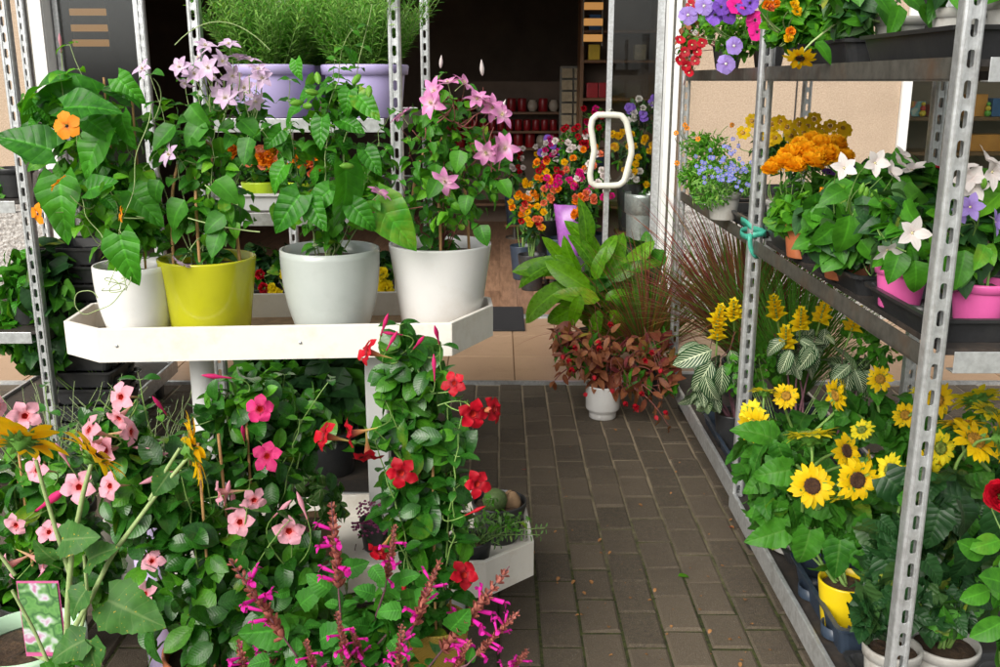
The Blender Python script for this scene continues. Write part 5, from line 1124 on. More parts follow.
# --- middle shelf, far trolley
plant('lobelia', 'blue lobelia cushion on the far middle shelf left of the middle post', 'lobelia', (P(725, 200, 3.4)[0], 3.42, M1), [B(722, 178, 3.4, 32, 22, .10), B(712, 195, 3.38, 22, 16, .06), B(748, 178, 3.35, 18, 18, .06)], 1500, .020, 'lance', ['leaf_herb', 'leaf_lavender'], 'flowers on the far middle shelf',
      (.09, .058, .045, 'grey_small_pot', dict(style='rim')), 20, .001, 'stem_green', [('lobelia', x, y, 3.27, 'f', 1.3) for x, y in zip(rng.normal(728, 15, 75), rng.normal(168, 10, 75))], fstem=False, jit=.7)
plant('herb_bush', 'bright green herb with orange buttons at the far end of the middle shelf', 'herb', (.90, 4.05, M1), [B(705, 145, 4.05, 26, 14, .10), B(692, 175, 4.0, 14, 16, .06), B(712, 165, 4.0, 24, 16, .08)], 1100, .030, 'lance', ['leaf_herb', 'leaf_fresh'], 'flowers on the far middle shelf',
      (.09, .06, .045, 'grey_small_pot', dict(style='rim')), 14, .0012, 'stem_green', [('orange_button', x, y, 3.9, 'f', .9) for x, y in ((685, 125), (676, 133), (677, 163), (698, 139), (687, 128), (732, 125))], jit=.7)
cx = [(743, 133), (772, 124), (787, 127), (775, 138), (804, 133), (816, 133), (830, 126), (843, 128), (835, 141), (814, 119), (799, 124), (769, 133), (791, 136), (822, 131), (845, 131), (780, 122), (808, 126), (838, 137), (752, 121), (767, 142)]
plant('coreopsis', 'golden yellow coreopsis at the back of the far middle shelf', 'coreopsis', (1.16, 3.5, M1), [B(800, 160, 3.5, 40, 20, .10), B(775, 150, 3.5, 26, 16, .08)], 700, .035, 'lance', ['leaf_dark', 'leaf_mid'], 'flowers on the far middle shelf', (.10, .06, .05, 'black_plastic', dict(style='taper')), 12, .0013, 'stem_green',
      [('coreopsis', x, y, 3.42 + .1 * rng.random(), 'f', 1.3) for x, y in cx], jit=.6)
for x_, y_ in ((.93, 3.22), (1.06, 3.22)):
    t = thing('flower_pot', 'small grey pot on the far middle shelf under the lobelia' if x_ < 1 else 'small grey pot deeper on the far middle shelf beside the lobelia', 'flower pot', (x_, y_, M1)); pot(t, (x_, y_, M1), .09, .05, .04, 'grey_small_pot', style='rim')
# --- top shelves
U1 = ZU + .008
PT = [('petunia_violet', 688, 15), ('petunia_purple', 721, 7), ('petunia_hotpink', 736, 6), ('petunia_violet', 734, 46), ('petunia_violet', 726, 64), ('petunia_hotpink', 755, 20), ('petunia_purple', 745, 8), ('petunia_violet', 704, 6), ('petunia_purple', 728, 15), ('petunia_hotpink', 757, 32), ('petunia_purple', 715, 15), ('petunia_purple', 750, 3)]
plant('petunia', 'violet and magenta petunias hanging over the far top shelf', 'petunia', (.93, 3.5, U1), [B(728, 20, 3.48, 30, 24, .10), B(740, 42, 3.40, 24, 20, .06), B(735, -25, 3.5, 40, 30, .12)], 520, .032, 'ovate', ['leaf_fresh', 'leaf_mid'], 'flowers on the top shelves', (.10, .06, .045, 'black_plastic', dict(style='taper')), 12, .0015, 'stem_green',
      [(k, x, y, 3.30, 'f', 1.15) for k, x, y in PT])
plant('begonia', 'small red and white begonias at the end of the far top shelf', 'begonia', (.90, 4.0, U1), [B(690, 45, 3.98, 14, 26, .07), B(700, 20, 4.0, 20, 25, .08)], 220, .035, 'ovate', ['leaf_mid', 'leaf_burgundy'], 'flowers on the top shelves', (.09, .06, .045, 'black_plastic', dict(style='taper')), 8, .0015, 'stem_red',
      [('begonia_red', x, y, 3.80, 'f', 1.1) for x, y in ((689, 73), (680, 60), (692, 45), (702, 43), (695, 61), (685, 52), (691, 5), (697, 52), (686, 66), (680, 40))] + [('pom_white', x, y, 3.82, 'f', .5) for x, y in ((690, 57), (697, 63), (695, 33))])
LT = [(794, 5, 'pom_amber'), (797, 12, 'pom_amber'), (770, 8, 'pom_salmon'), (788, 38, 'pom_amber'), (775, 3, 'pom_orange'), (790, 32, 'pom_orange'), (766, 5, 'pom_orange')]
plant('lantana', 'orange lantana trailing from the near top shelf beside the middle post', 'lantana', (.93, 2.74, U1), [B(800, 10, 2.72, 36, 28, .10), B(785, 28, 2.66, 20, 22, .06), B(825, 30, 2.66, 26, 22, .06), B(820, -20, 2.7, 50, 30, .12)], 420, .045, 'toothed', ['leaf_mid', 'leaf_fresh'], 'flowers on the top shelves', (.10, .06, .045, 'black_plastic', dict(style='taper')), 10, .0018, 'stem_pale',
      [(k, x, y, 2.5, 'f', .6) for x, y, k in LT])
def fhang(lb, sb, root, top):
    tube(sb, np.array([P(x, y, 2.42) for x, y in ((840, 20), (822, 34), (812, 42), (806, 48), (801, 55))]), (.003, .0022), 6)
    hero(lb, [(815, 42, 838, 60, 2.4), (850, 10, 880, 40, 2.4), (880, 0, 905, 35, 2.35), (860, 5, 845, 38, 2.4), (900, -10, 935, 12, 2.3), (920, 5, 945, 30, 2.2), (870, -10, 900, 12, 2.3), (960, -5, 985, 15, 1.95), (900, 5, 890, 38, 2.3)], 'ovate', 0, .26)
plant('zinnia', 'long leaved plant with one drooping yellow and orange bloom on the top shelf', 'potted plant', (.95, 2.42, U1 + .0), [B(860, -5, 2.42, 40, 22, .08), B(850, 20, 2.4, 20, 12, .05, .5)], 110, .075, 'lance', ['leaf_mid', 'leaf_dark'], 'flowers on the top shelves', (.10, .06, .048, 'grey_small_pot', dict(style='rim')), 6, .003, 'stem_pale',
      [('sunflower_amber', 800, 58, 2.42, 'd', .55)], fill=fhang, fstem=False, wr=.2)
for lab, Y, x_ in (('leafy plant in the grey pot on the near top shelf', 2.12, .96), ('leafy plant in the nearest grey pot of the top shelf, right of the near post', 1.86, .95)):
    px = 500 + (x_) * F_PX / (Y * .968)
    plant('potted_plant', lab, 'potted plant', (x_, Y, U1), [B(px, -25, Y, 50, 24, .08)], 90, .08, 'lance', ['leaf_mid', 'leaf_dark'], 'flowers on the top shelves', (.10, .062, .048, 'grey_small_pot', dict(style='rim')), 6, .003, 'stem_pale', [], wr=.2)
# ================================================================== floor by the door
def fbeg(lb, sb, root, top):
    for e in ((560, 360), (575, 340), (590, 350), (640, 350), (660, 400), (668, 425), (640, 340), (610, 335), (555, 380), (650, 370)):
        pts = arc(top, P(e[0], e[1], 4.05), .14, 14, rng.normal(0, .03, 3)); tube(sb, pts, (.005, .002), 6); along(lb, pts, .045, .075, 'lance', 0, start=.2, wr=.22, droop=.6)
bx = P(603, 410, 4.22)[0]
plant('begonia', 'burgundy leaved begonia with hanging red flowers in a small white pot on the paving', 'begonia', (bx, 4.24, .0), [B(597, 355, 4.26, 34, 22, .12), B(643, 372, 4.15, 26, 28, .10), B(655, 345, 4.3, 18, 22, .08), B(575, 350, 4.3, 20, 24, .10), B(562, 340, 4.3, 10, 16, .08), B(668, 372, 4.1, 10, 24, .08)], 440, .085, 'lance', ['leaf_burgundy', 'leaf_burgundy', 'leaf_wine', 'leaf_mid'], None,
      (.158, .080, .052, 'white_pot', dict(style='foot')), 10, .003, 'stem_red', [('begonia_drop', x, y, 4.0, 'd', 1.7) for x, y in ((600, 340), (585, 392), (562, 354), (568, 358), (609, 322), (641, 391), (634, 404), (625, 401), (635, 407), (651, 350), (645, 358), (655, 415), (594, 375), (660, 368), (572, 367), (612, 388), (665, 410), (575, 345), (598, 345))], wr=.15, fill=fbeg)
def flil(lb, sb, root, top):
    it = [(585, 250, 592, 204, 4.85), (575, 270, 562, 255, 4.7), (570, 285, 516, 310, 4.7), (580, 275, 560, 245, 4.8), (600, 265, 612, 235, 4.8), (590, 290, 550, 265, 4.65), (600, 285, 625, 240, 4.85), (610, 280, 640, 262, 4.8), (595, 270, 580, 235, 4.8), (620, 275, 650, 245, 4.85),
          (600, 300, 560, 290, 4.6), (605, 300, 625, 285, 4.6), (585, 300, 545, 325, 4.65), (610, 300, 650, 295, 4.7), (600, 310, 590, 340, 4.6), (610, 310, 630, 335, 4.6), (575, 265, 520, 268, 4.8), (570, 270, 548, 240, 4.85), (630, 270, 658, 258, 4.8), (600, 260, 575, 222, 4.9), (595, 280, 600, 250, 4.6), (580, 295, 572, 325, 4.55), (560, 262, 515, 272, 4.75)]
    hero(lb, it, 'big', 0, .19, 1.15)
    for i in it: tube(sb, arc(top, P(i[0], i[1], i[4]), .05, 8), (.004, .003), 6)
lx_ = P(600, 345, 4.98)[0]
plant('peace_lily', 'large bright green leafy plant on the tiles beside the glass door', 'foliage plant', (lx_, 4.98, .013), [B(600, 285, 4.9, 45, 34, .14), B(610, 310, 4.9, 45, 22, .14)], 90, .20, 'big', ['leaf_lily', 'leaf_mid', 'leaf_lily'], None,
      (.20, .13, .10, 'black_plastic', dict(style='rim')), 8, .004, 'stem_green', [], up=.5, droop=-.3, wr=.22, fill=flil)
plant('foliage_plant', 'darker leafy bush behind the bright green plant by the door post', 'foliage plant', (P(640, 330, 5.3)[0], 5.35, .013), [B(635, 270, 5.3, 30, 34, .14), B(645, 310, 5.3, 24, 26, .12)], 230, .11, 'ovate', ['leaf_mid', 'leaf_dark'], None, (.2, .12, .09, 'black_plastic', dict(style='rim')), 8, .003)
# ================================================================== lavender trolley behind the table
L1 = 1.386
def lav(label, px, Y, blobs):
    x = P(px, 100, Y)[0]; base = (x, Y, L1)
    def f(lb, sb, root, top):
        n = 260; a = rng.random(n) * 6.28; q = rng.random(n) ** .5
        for i in range(n):
            d = nrm([math.cos(a[i]) * q[i] * .8, math.sin(a[i]) * q[i] * .8, 1]); s = top + np.array([math.cos(a[i]), math.sin(a[i]), 0]) * .08 * q[i]; e = s + d * (.17 + .13 * random.random()); pts = arc(s, e, .0, 7, rng.normal(0, .008, 3)); tube(sb, pts, .0009, 4); along(lb, pts, .013, .036, 'lance', int(rng.integers(0, 2)), wr=.085, droop=-.6, start=.1)
        for i in range(26):
            e = top + np.array([rng.normal(0, .10), rng.normal(-.03, .06), .27 + .05 * random.random()]); flower(root, 'pom_blue', e, 'u', .35, 'flower')
    return plant('lavender', label, 'lavender', base, blobs, 30, .03, 'lance', ['leaf_lavender', 'leaf_herb'], 'lavender planters on the cart', (.160, .135, .112, 'lilac_pot', dict(style='rim', th=.006)), 0, .001, 'stem_green', [], wr=.1, fill=f)
pom(.022, 45, 'pet_blue', 'pom_blue')
lav('lavender in the lilac pot at the left of the cart top shelf', 273, 3.17, [B(270, 40, 3.17, 30, 22, .08)])
lav('lavender in the lilac pot beside the cart post, right of the other', 366, 3.17, [B(366, 40, 3.17, 30, 22, .08)])
lav('lavender in the back row of the cart top shelf', 320, 3.50, [B(320, 40, 3.5, 30, 22, .08)])
# white trays with lime pots of begonias on the second shelf
for lab, px0, px1, Y in (('white tray at the right of the cart middle shelf with lime pots', 236, 300, 3.14), ('white tray at the left of the cart middle shelf below the lime pot', 176, 226, 3.14)):
    x0, x1 = P(px0, 200, Y)[0], P(px1, 200, Y)[0]; ptray(lab, max(x0, CX0 + .06), min(x1, CX1 - .06), 3.06, 3.30, 1.1005, .055, 'white_frame', 'white trays on the cart')
BG = [('lime pot of salmon begonias on the cart middle shelf', 262, 'lime_small', ['begonia_salmon', 'pom_orange']), ('lime pot of mixed orange blooms left on the cart middle shelf', 215, 'lime_small', ['pom_orange', 'begonia_salmon']), ('red pot with small leaves on the cart middle shelf', 232, 'red_pot', ['begonia_red', 'pom_amber']), ('lime pot of orange blooms right on the cart middle shelf', 300, 'lime_small', ['pom_salmon', 'pom_orange'])]
for i, (lab, px, pm, ks) in enumerate(BG):
    Y = 3.16 if i != 2 else 3.28; x = min(max(P(px, 190, Y)[0], CX0 + .13), CX1 - .13); pxx = 500 + x * F_PX / (Y * .968 + .1)
    plant('begonia', lab, 'begonia', (x, Y, 1.1075), [B(pxx, 170, Y, 22, 14, .06)], 100, .035, 'ovate', ['leaf_mid', 'leaf_dark'], 'small blooms on the cart middle shelf', (.075, .045, .035, pm, dict(style='taper')), 5, .0015, 'stem_green',
          [(random.choice(ks), pxx + rng.normal(0, 13), 160 + rng.normal(0, 6), Y - .05, 'f', .8) for _ in range(12)])
# mums on the third shelf
for i, (lab, px, k) in enumerate((('yellow chrysanthemum by the right post of the cart lower shelf', 378, 'mum_yellow'), ('yellow chrysanthemum in the middle of the cart lower shelf', 285, 'mum_yellow'), ('red flowered pot on the cart lower shelf beside yellow mums', 245, 'pom_red'))):
    Y = 3.14; x = min(max(P(px, 290, Y)[0], CX0 + .12), CX1 - .10); pxx = 500 + x * F_PX / (Y * .968 + .15)
    plant('chrysanthemum', lab, 'chrysanthemum', (x, Y, .741), [B(pxx, 305, Y, 26, 22, .08), B(pxx, 265, Y + .05, 24, 22, .06)], 170, .045, 'toothed', ['leaf_mid', 'leaf_dark'], 'blooms on the cart lower shelf', (.10, .06, .045, 'black_plastic', dict(style='taper')), 7, .002, 'stem_green',
          [(k, pxx + dx, 286 + dy, Y - .09, 'f', s) for dx, dy, s in ((4, -12, .9), (8, 2, 1), (-8, 8, .9), (-4, 12, .8), (10, 10, .8), (-12, 2, .6))])
# dark leafy bush on the base deck and behind
plant('foliage_plant', 'large dark leafed bush filling the base of the cart behind the table legs', 'foliage plant', (-.60, 3.22, .159), [B(300, 430, 3.25, 55, 50, .12), B(330, 390, 3.2, 50, 30, .10), B(260, 400, 3.2, 40, 40, .10)], 330, .13, 'ovate', ['leaf_dark', 'leaf_mid', 'leaf_dark'], None, (.16, .10, .08, 'black_plastic', dict(style='rim')), 9, .004)
plant('foliage_plant', 'dark bush on the deck just below the tray, seen under the right pots', 'foliage plant', (-.45, 3.55, .159), [B(360, 400, 3.5, 40, 50, .12), B(300, 370, 3.5, 60, 25, .12)], 200, .11, 'toothed', ['leaf_dark', 'leaf_mid'], None, (.16, .10, .08, 'black_plastic', dict(style='rim')), 6, .004)
# ================================================================== far left: crates, twiggy plant, cart contents
cx_ = P(84, 330, 3.5)[0]
zc_ = 0.0
for k in range(14):
    ptray(['lowest', 'second lowest', 'third', 'fourth', 'fifth', 'sixth', 'seventh', 'eighth', 'ninth', 'tenth', 'eleventh', 'twelfth', 'second highest', 'topmost'][k] + ' black crate ' + ('' if k in (0, 1, 12, 13) else 'from the ground ') + 'in the stack left of the table', cx_ - .12, cx_ + .12, 3.42, 3.72, zc_, .062, group='stacked black crates'); zc_ += .066
def ftw(lb, sb, root, top):
    for i in range(150):
        a = rng.random() * 6.28; d = nrm([math.cos(a) * 1.3, math.sin(a) * .9, .8 + rng.random()]); e = top + d * (.22 + .26 * rng.random()); pts = arc(top + rng.normal(0, .015, 3) * [1, 1, 0], e, .03, 10, rng.normal(0, .02, 3), .004); tube(sb, pts, (.0013, .0007), 4)
        along(lb, pts, .016, .012, 'needle', 0, start=.2, droop=0, wr=.12)
plant('silver_shrub', 'wiry grey green shrub on the paving left of the table leg', 'shrub', (P(150, 430, 2.95)[0], 2.95, 0), [B(150, 400, 2.95, 40, 20, .1)], 10, .02, 'needle', 'leaf_silver', None, (.17, .10, .08, 'black_plastic', dict(style='rim')), 0, fill=ftw, smat='stem_pale') 
plant('silver_shrub', 'second wiry grey green shrub at the left, below the crates', 'shrub', (P(50, 420, 2.9)[0], 2.92, 0), [B(50, 400, 2.9, 40, 20, .1)], 10, .02, 'needle', 'leaf_silver', None, (.17, .10, .08, 'black_plastic', dict(style='rim')), 0, fill=ftw, smat='stem_pale')
for lab, z, bl, pot_x in (('leafy climber on the lower shelf of the left cart', .6415, [B(30, 285, 3.45, 38, 40, .10), B(15, 330, 3.45, 26, 24, .08)], dX1 - .13), ('small potted plant on the middle shelf of the left cart', 1.1015, [B(2, 185, 3.45, 18, 14, .05)], dX1 - .12)):
    plant('potted_plant', lab, 'potted plant', (pot_x, 3.46, z + .001), bl, 240 if z < 1 else 70, .075 if z < 1 else .04, 'heart', ['leaf_mid', 'leaf_heart'], None, (.10, .065, .05, 'black_plastic', dict(style='rim')), 8, .002)
plant('foliage_plant', 'leafy potted vine standing right of the left cart post', 'foliage plant', (dX1 + .14, 3.55, 0), [B(50, 290, 3.4, 28, 60, .08), B(40, 350, 3.4, 26, 24, .07)], 200, .08, 'heart', ['leaf_mid', 'leaf_dark'], None, (.2, .09, .07, 'black_plastic', dict(style='rim')), 8, .002)
# ================================================================== inside the shop
def shelf_unit(label, x0, x1, y, zs, mat='room_wood', d=.35, cat='shelf'):
    t = thing('shop_shelf', label, cat, ((x0 + x1) / 2, y + d / 2, .012))
    for z in zs: b = Buf(); box(b, x0, x1, y, y + d, z - .025, z); put('board', b, mat, t, bevel=.002)
    for x in (x0 - .031, x1 + .001): b = Buf(); box(b, x, x + .03, y, y + d, .013, zs[-1] + .3); put('side_panel', b, mat, t, bevel=.002)
    b = Buf(); box(b, x0, x1, y + d + .001, y + d + .015, .013, zs[-1] + .3); put('back_panel', b, 'room_wall', t); return t
sx0, sx1 = P(440, 120, 10.2)[0], P(562, 120, 10.2)[0]
z1, z2, z3 = P(500, 112, 10.2)[2], P(500, 131, 10.2)[2], P(500, 148, 10.2)[2]
shelf_unit('dark shelf at the back of the shop with cream and red pots', sx0, sx1, 10.2, [.25, z3, z2, z1])
for z, kinds, n, r in ((z1, ['ceramic_cream', 'ceramic_cream', 'ceramic_red'], 11, .055), (z2, ['ceramic_red'], 13, .045), (z3, ['ceramic_cream', 'ceramic_red'], 10, .06)):
    for i in range(n):
        x = sx0 + .08 + (sx1 - sx0 - .16) * i / (n - 1); m_ = kinds[0] if (i * 7 % 5) < 2 and len(kinds) > 1 else kinds[-1]
        nm = 'cream round vase' if m_ == 'ceramic_cream' else 'red glass jar'
        lv = {z1: 'top', z2: 'second', z3: 'third'}[z]
        t = thing('vase', '%s on the %s board of the dark shop shelf' % (nm, lv), 'vase', (x, 10.34, z), '%ss on the %s board' % (nm, lv)); b = Buf()
        if m_ == 'ceramic_red': lathe(b, [(r * .8, 0), (r * .85, .004), (r * .85, r * 2.3), (r * .8, r * 2.4), (r * .7, r * 2.4), (r * .68, r * .5)], (x, 10.34, z + .001), 18)
        else: lathe(b, [(r * .5, 0), (r * .9, r * .5), (r, r * 1.0), (r * .8, r * 1.7), (r * .55, r * 2.0), (r * .6, r * 2.1), (r * .5, r * 2.05), (r * .4, r * 1.2)], (x, 10.34, z + .001), 18)
        put('body', b, m_, t)
# card rack tower
rx0, rx1 = P(561, 100, 9.2)[0], P(586, 100, 9.2)[0]; zt, zb = P(570, 66, 9.2)[2], P(570, 180, 9.2)[2]
t = thing('card_rack', 'tall paper card rack tower inside the shop', 'rack', ((rx0 + rx1) / 2, 9.2, .012))
b = Buf(); box(b, rx0 - .01, rx1 + .01, 9.26, 9.28, .02, zt); put('frame', b, 'steel_dark', t)
b = Buf(); box(b, rx0 - .05, rx1 + .05, 9.1, 9.4, .013, .05); put('foot', b, 'steel_dark', t)
for r_ in range(12):
    for c_ in range(2):
        x = rx0 + (rx1 - rx0) * (c_ + .06) / 2; z = zt - .02 - r_ * .105; b = Buf()
        b.add([[x, 9.19, z - .085], [x + (rx1 - rx0) * .42, 9.19, z - .085], [x + (rx1 - rx0) * .42, 9.24, z], [x, 9.24, z], [x, 9.20, z - .085], [x + (rx1 - rx0) * .42, 9.20, z - .085], [x + (rx1 - rx0) * .42, 9.25, z], [x, 9.25, z]], BOXF, smooth=False); put('card', b, 'rack_paper', t)
# bouquets in buckets just inside the door
GB = 'bouquets in buckets inside the shop'
BQ = [('bouquet of orange and yellow blooms low on the shop floor, leftmost', 523, 205, 7.4, ['pom_amber', 'pom_orange'], 15), ('bouquet of yellow and white blooms on the shop floor behind the others', 536, 192, 7.9, ['pom_amber', 'pom_white'], 13), ('red and orange bouquet at the heart of the flower display', 548, 172, 7.2, ['pom_red', 'pom_amber', 'pom_orange'], 18), ('mixed pink bouquet in the flower display', 560, 190, 7.0, ['pom_pink', 'pom_orange', 'pom_salmon'], 17),
      ('red carnation bunch high in the flower display', 572, 138, 7.5, ['pom_red', 'pom_red', 'pom_white'], 17), ('white and pink bunch beside the glass door', 584, 158, 7.2, ['pom_white', 'pom_salmon', 'pom_orange'], 18), ('green leafy bunch with pink dots beside the door glass', 594, 185, 6.95, ['pom_pink', 'pom_white'], 22),
      ('amber flower bunch behind the door glass', 632, 145, 7.0, ['pom_amber', 'pom_amber'], 22), ('dark leafy bunch behind the door glass', 645, 175, 7.0, ['pom_white', 'pom_amber'], 22), ('purple flowered bunch high behind the door glass', 640, 110, 7.4, ['petunia_purple', 'pom_white'], 20),
      ('salmon and red bunch at the lower left of the flower display', 532, 215, 7.0, ['pom_salmon', 'pom_red', 'pom_amber'], 12), ('pink and violet bunch at the back of the flower display', 552, 150, 8.2, ['pom_pink', 'petunia_purple', 'pom_white'], 12), ('crimson bunch between card rack and goods shelf', 597, 118, 8.0, ['pom_red', 'pom_pink'], 14),
      ('yellow and white bunch low behind the others', 545, 160, 9.0, ['pom_amber', 'pom_white'], 10), ('orange roses at the foot of the display near the door', 586, 205, 6.75, ['pom_orange', 'pom_salmon'], 13), ('dark red bunch on the low stand at the back left', 515, 160, 9.4, ['pom_red', 'pom_white'], 11)]
for i, (lab, px, py, Y, ks, r_) in enumerate(BQ):
    x = P(px, py, Y)[0]; top = P(px, py, Y)[2]; hb = .26 if py > 150 else .34
    stand = max(0, top - .62)
    if stand > .05:
        t = thing('flower_stand', 'dark stand under the ' + ' '.join(lab.split()[:10]), 'stand', (x, Y, .012)); b = Buf(); prism(b, [(x - .10, Y - .10), (x + .10, Y - .10), (x + .10, Y + .10), (x - .10, Y + .10)], stand - .02 + .012, stand + .012); put('top', b, 'room_wood', t)
        b = Buf(); tube(b, [[x, Y, .014], [x, Y, stand - .008]], .02, 10); tube(b, [[x, Y, .0135], [x, Y, .03]], .09, 16); put('leg', b, 'steel_dark', t)
    plant('flower_bouquet', lab, 'bouquet', (x, Y, stand + .013), [B(px, py + 14, Y, r_, 16, .12), B(px, py + 2, Y, r_ * .8, 12, .1)], 150, .07, 'lance', ['leaf_dark', 'leaf_mid'], GB, (hb, .10, .075, 'black_plastic' if i % 3 else 'navy_plastic', dict(style='taper', soil=False)), 8, .003, 'stem_green',
          [(random.choice(ks), px + rng.uniform(-1, 1) * r_, py + rng.uniform(-1, 1) * 13, Y - .13, 'f', 1.25) for _ in range(15)], wr=.2)
# purple wrapped bunch, grey bucket behind the glass
x = P(571, 222, 6.9)[0]; t = thing('wrapped_bunch', 'purple foil wrapped bunch standing by the door glass', 'bouquet', (x, 6.9, .013)); b = Buf(); zt = P(571, 205, 6.9)[2]
lathe(b, [(.05, 0), (.06, .05), (.10, (zt) * .7), (.13, zt), (.125, zt), (.05, zt * .5)], (x, 6.9, .013), 18, sq=lambda a: 1 + .12 * np.cos(a * 5) + .05 * np.cos(a * 11)); put('wrapping', b, 'purple_wrap', t)
lb = Buf(); scatter(lb, [(np.array([x, 6.9, zt + .04]), np.array([.12, .12, .08]), 1)], 60, .07, 'lance', 0); put('leaves', lb, 'leaf_dark', t)
x = P(645, 200, 6.8)[0]; t = thing('bucket', 'grey bucket standing behind the door glass', 'bucket', (x, 6.8, .013)); zb = P(645, 195, 6.8)[2]; pot(t, (x, 6.8, .013), zb, .14, .11, 'galv', style='rim')
# side shelf right of the rack with lit goods and wall lamp
s3 = P(590, 60, 8.6)
t = shelf_unit('wooden shelf with boxed goods beside the card rack', P(584, 60, 8.8)[0], P(655, 60, 8.8)[0], 8.8, [.4, .9, P(600, 98, 8.8)[2], P(600, 60, 8.8)[2], P(600, 30, 8.8)[2]])
for i, (px, py, m_, lab) in enumerate(((592, 98, 'ceramic_red', 'red box on the wooden goods shelf'), (604, 98, 'ceramic_red', 'second red box on the wooden goods shelf, right'), (594, 58, 'yellow_card', 'yellow box on the upper board of the goods shelf'), (595, 30, 'blue_card', 'violet blue box on the highest board of the goods shelf'), (640, 60, 'rack_paper', 'pale box behind the door glass'))):
    q = P(px, py, 8.85); z = P(600, {98: 98, 58: 60, 30: 30, 60: 60}[py], 8.8)[2]; b = Buf(); box(b, q[0] - .05, q[0] + .05, 8.84, 8.98, z + .001, z + .13); o = put('goods_box', b, m_, bevel=.004); tag(o, lab, 'box')
# warm lit louvre lamps of the shop (their amber bars show through the glass)
t_ = NT('lamp_amber'); t_.b.inputs['Emission Color'].default_value = (1.0, .45, .12, 1); t_.b.inputs['Emission Strength'].default_value = .24; t_.set(Base_Color=(.5, .3, .1))
for lab, px0, px1, ys, Y in (('amber louvre lamp glowing inside the shop behind the left glass', 70, 106, (12, 28, 43), 8.6), ('amber louvre lamp glowing inside the shop above the card rack', 584, 603, (6, 22, 38), 8.2)):
    q = P((px0 + px1) / 2, 25, Y); t = thing('louvre_lamp', lab, 'lamp', (q[0], Y + .03, q[2])); s_ = mpp(Y, 30)
    b = Buf()
    for xx in (P(px0, 20, Y)[0], P(px1, 20, Y)[0]): tube(b, [[xx, Y + .037, P(px0, ys[2] + 8, Y)[2]], [xx, Y + .037, 2.998]], .008, 6)
    put('housing', b, 'steel_dark', t)
    for yy in ys: b = Buf(); z = P(px0, yy, Y)[2]; box(b, P(px0, 20, Y)[0], P(px1, 20, Y)[0], Y, Y + .028, z - .028, z + .028); put('light_bar', b, 'lamp_amber', t, bevel=.004)
# shop window goods on the right
WY = 6.55
zs = [.55, P(950, 130, WY)[2], P(950, 119, WY)[2] + .0]
shelf_unit('display shelf behind the right shop window with boxed toys', 2.6, 4.5, WY, [.55, P(950, 152, WY)[2] , P(950, 117, WY)[2]], 'room_wood', .35)
zb = P(950, 117, WY)[2]; zm = P(950, 152, WY)[2]
gd = [('blue printed box in the shop window', 915, 100, 14, 15, 'box_print'), ('red printed box in the shop window', 931, 100, 10, 12, 'ceramic_red'), ('orange card box in the shop window', 974, 96, 18, 22, 'orange_card'), ('dark blue box in the shop window at the right edge', 994, 98, 12, 18, 'blue_card'), ('printed box with many colours at the window left side', 945, 95, 10, 17, 'box_print')]
for lab, px, py, w_, h_, m_ in gd:
    q = P(px, 117, WY + .1); s = mpp(WY, 110); b = Buf(); box(b, q[0] - w_ * s * .5, q[0] + w_ * s * .5, WY + .06, WY + .16, zb + .001, zb + h_ * 1.0 * s); o = put('goods_box', b, m_, bevel=.003); tag(o, lab, 'box')
q = P(965, 150, WY); s = mpp(WY, 150); b = Buf(); box(b, P(965, 150, WY)[0], P(1010, 150, WY)[0], WY + .04, WY + .22, zm + .001, zm + .11); o = put('goods_box', b, 'orange_card', bevel=.004); tag(o, 'wide brown box on the lower board in the shop window', 'box')
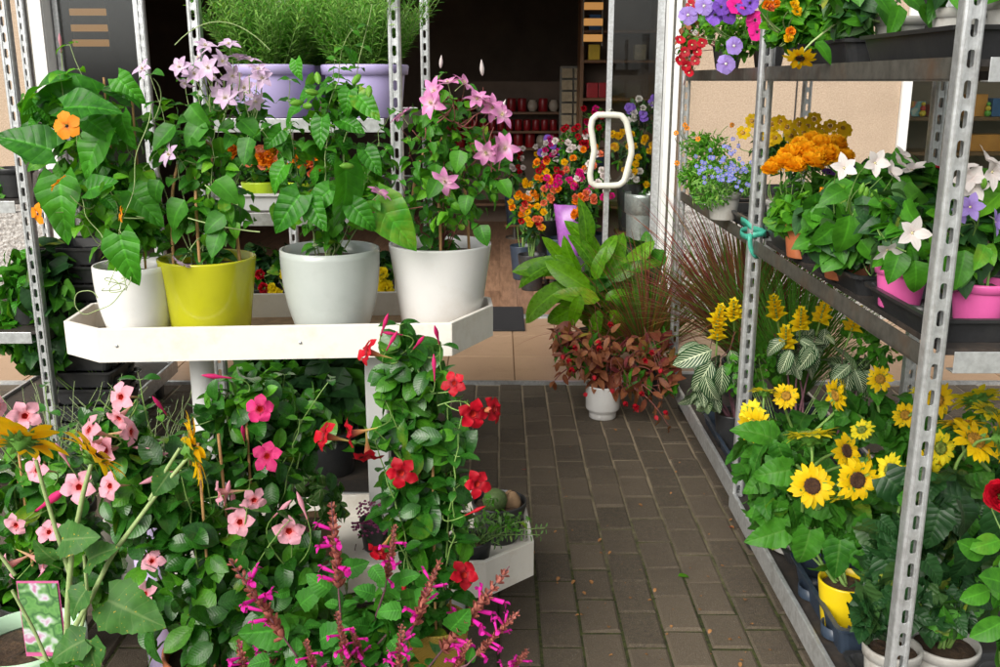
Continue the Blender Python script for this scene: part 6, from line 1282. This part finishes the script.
for lab, px, m_, m2 in (('small figure of stacked yellow and red balls in the shop window', 922, 'yellow_card', 'toy_red'), ('small green toy in the shop window', 987, 'toy_green', 'yellow_card')):
    q = P(px, 117, WY + .03); t = thing('toy', lab, 'toy', (q[0], WY + .03, zb)); 
    for k, (zz, r_, mm) in enumerate(((.02, .022, m_), (.052, .018, m2), (.08, .014, m_))): b = Buf(); lathe(b, [(.0003 + r_ * math.sin(a), -r_ * math.cos(a)) for a in np.linspace(0, math.pi, 9)], (q[0], WY + .03, zb + zz + .002), 14); put('ball', b, mm, t)
# fallen bits on the paving
GD = 'dry leaf bits fallen on the paving'
spots = [(566, 497), (671, 493), (533, 552), (533, 571), (557, 583), (731, 520), (722, 566), (671, 627), (662, 660), (609, 462), (662, 453), (640, 505), (700, 610), (600, 540), (582, 615), (745, 600), (690, 440), (615, 430), (560, 450), (640, 570), (770, 650), (730, 640), (655, 590), (575, 520)] + [(float(x), float(y)) for x, y in zip(rng.uniform(545, 760, 50), rng.uniform(430, 665, 50)) if x < 665 + (y - 385) * .5]
proto_l = []
for _ in range(3):
    b = Buf(); lf(b, [[0, -.006, .001]], [[0, 1, .05]], [[0, 0, 1]], [.016], 'ell', 0, .35, curl=.9); proto_l.append(b.mesh('fallen_leaf', 'dry_leaf'))
for i, (x, y) in enumerate(spots):
    g = G(x, y, .003); o = bpy.data.objects.new('fallen_leaf', proto_l[i % 3]); C.objects.link(o); o.location = Vector(g) + Vector((0, 0, .002)); o.rotation_euler = (0, 0, random.random() * 6.28); s = .25 + random.random() * .9; o.scale = (s, s, s); tag(o, 'small dry leaf bit lying on the paving between table and trolley', 'fallen leaf', GD)
for x, y in ((525, 470), (731, 528)):
    g = G(x, y, .003); b = Buf(); lf(b, [g + [0, 0, .002]], [[random.random() - .5, 1, .02]], [[0, 0, 1]], [.02], 'ell', 0, .4); o = put('fallen_petal', b, 'petal_red_scrap', org=g); tag(o, 'red petal scrap on the paving near the ' + ('red mandevilla' if x < 600 else 'sunflower deck'), 'petal')
g = G(678, 577, .003); b = Buf(); lf(b, [g + [0, 0, .003]], [[1, .3, .02]], [[0, 0, 1]], [.045], 'ell', 0, .3); o = put('green_leaf', b, 'leaf_fresh', org=g); tag(o, 'single green leaf lying on the brick paving', 'fallen leaf')
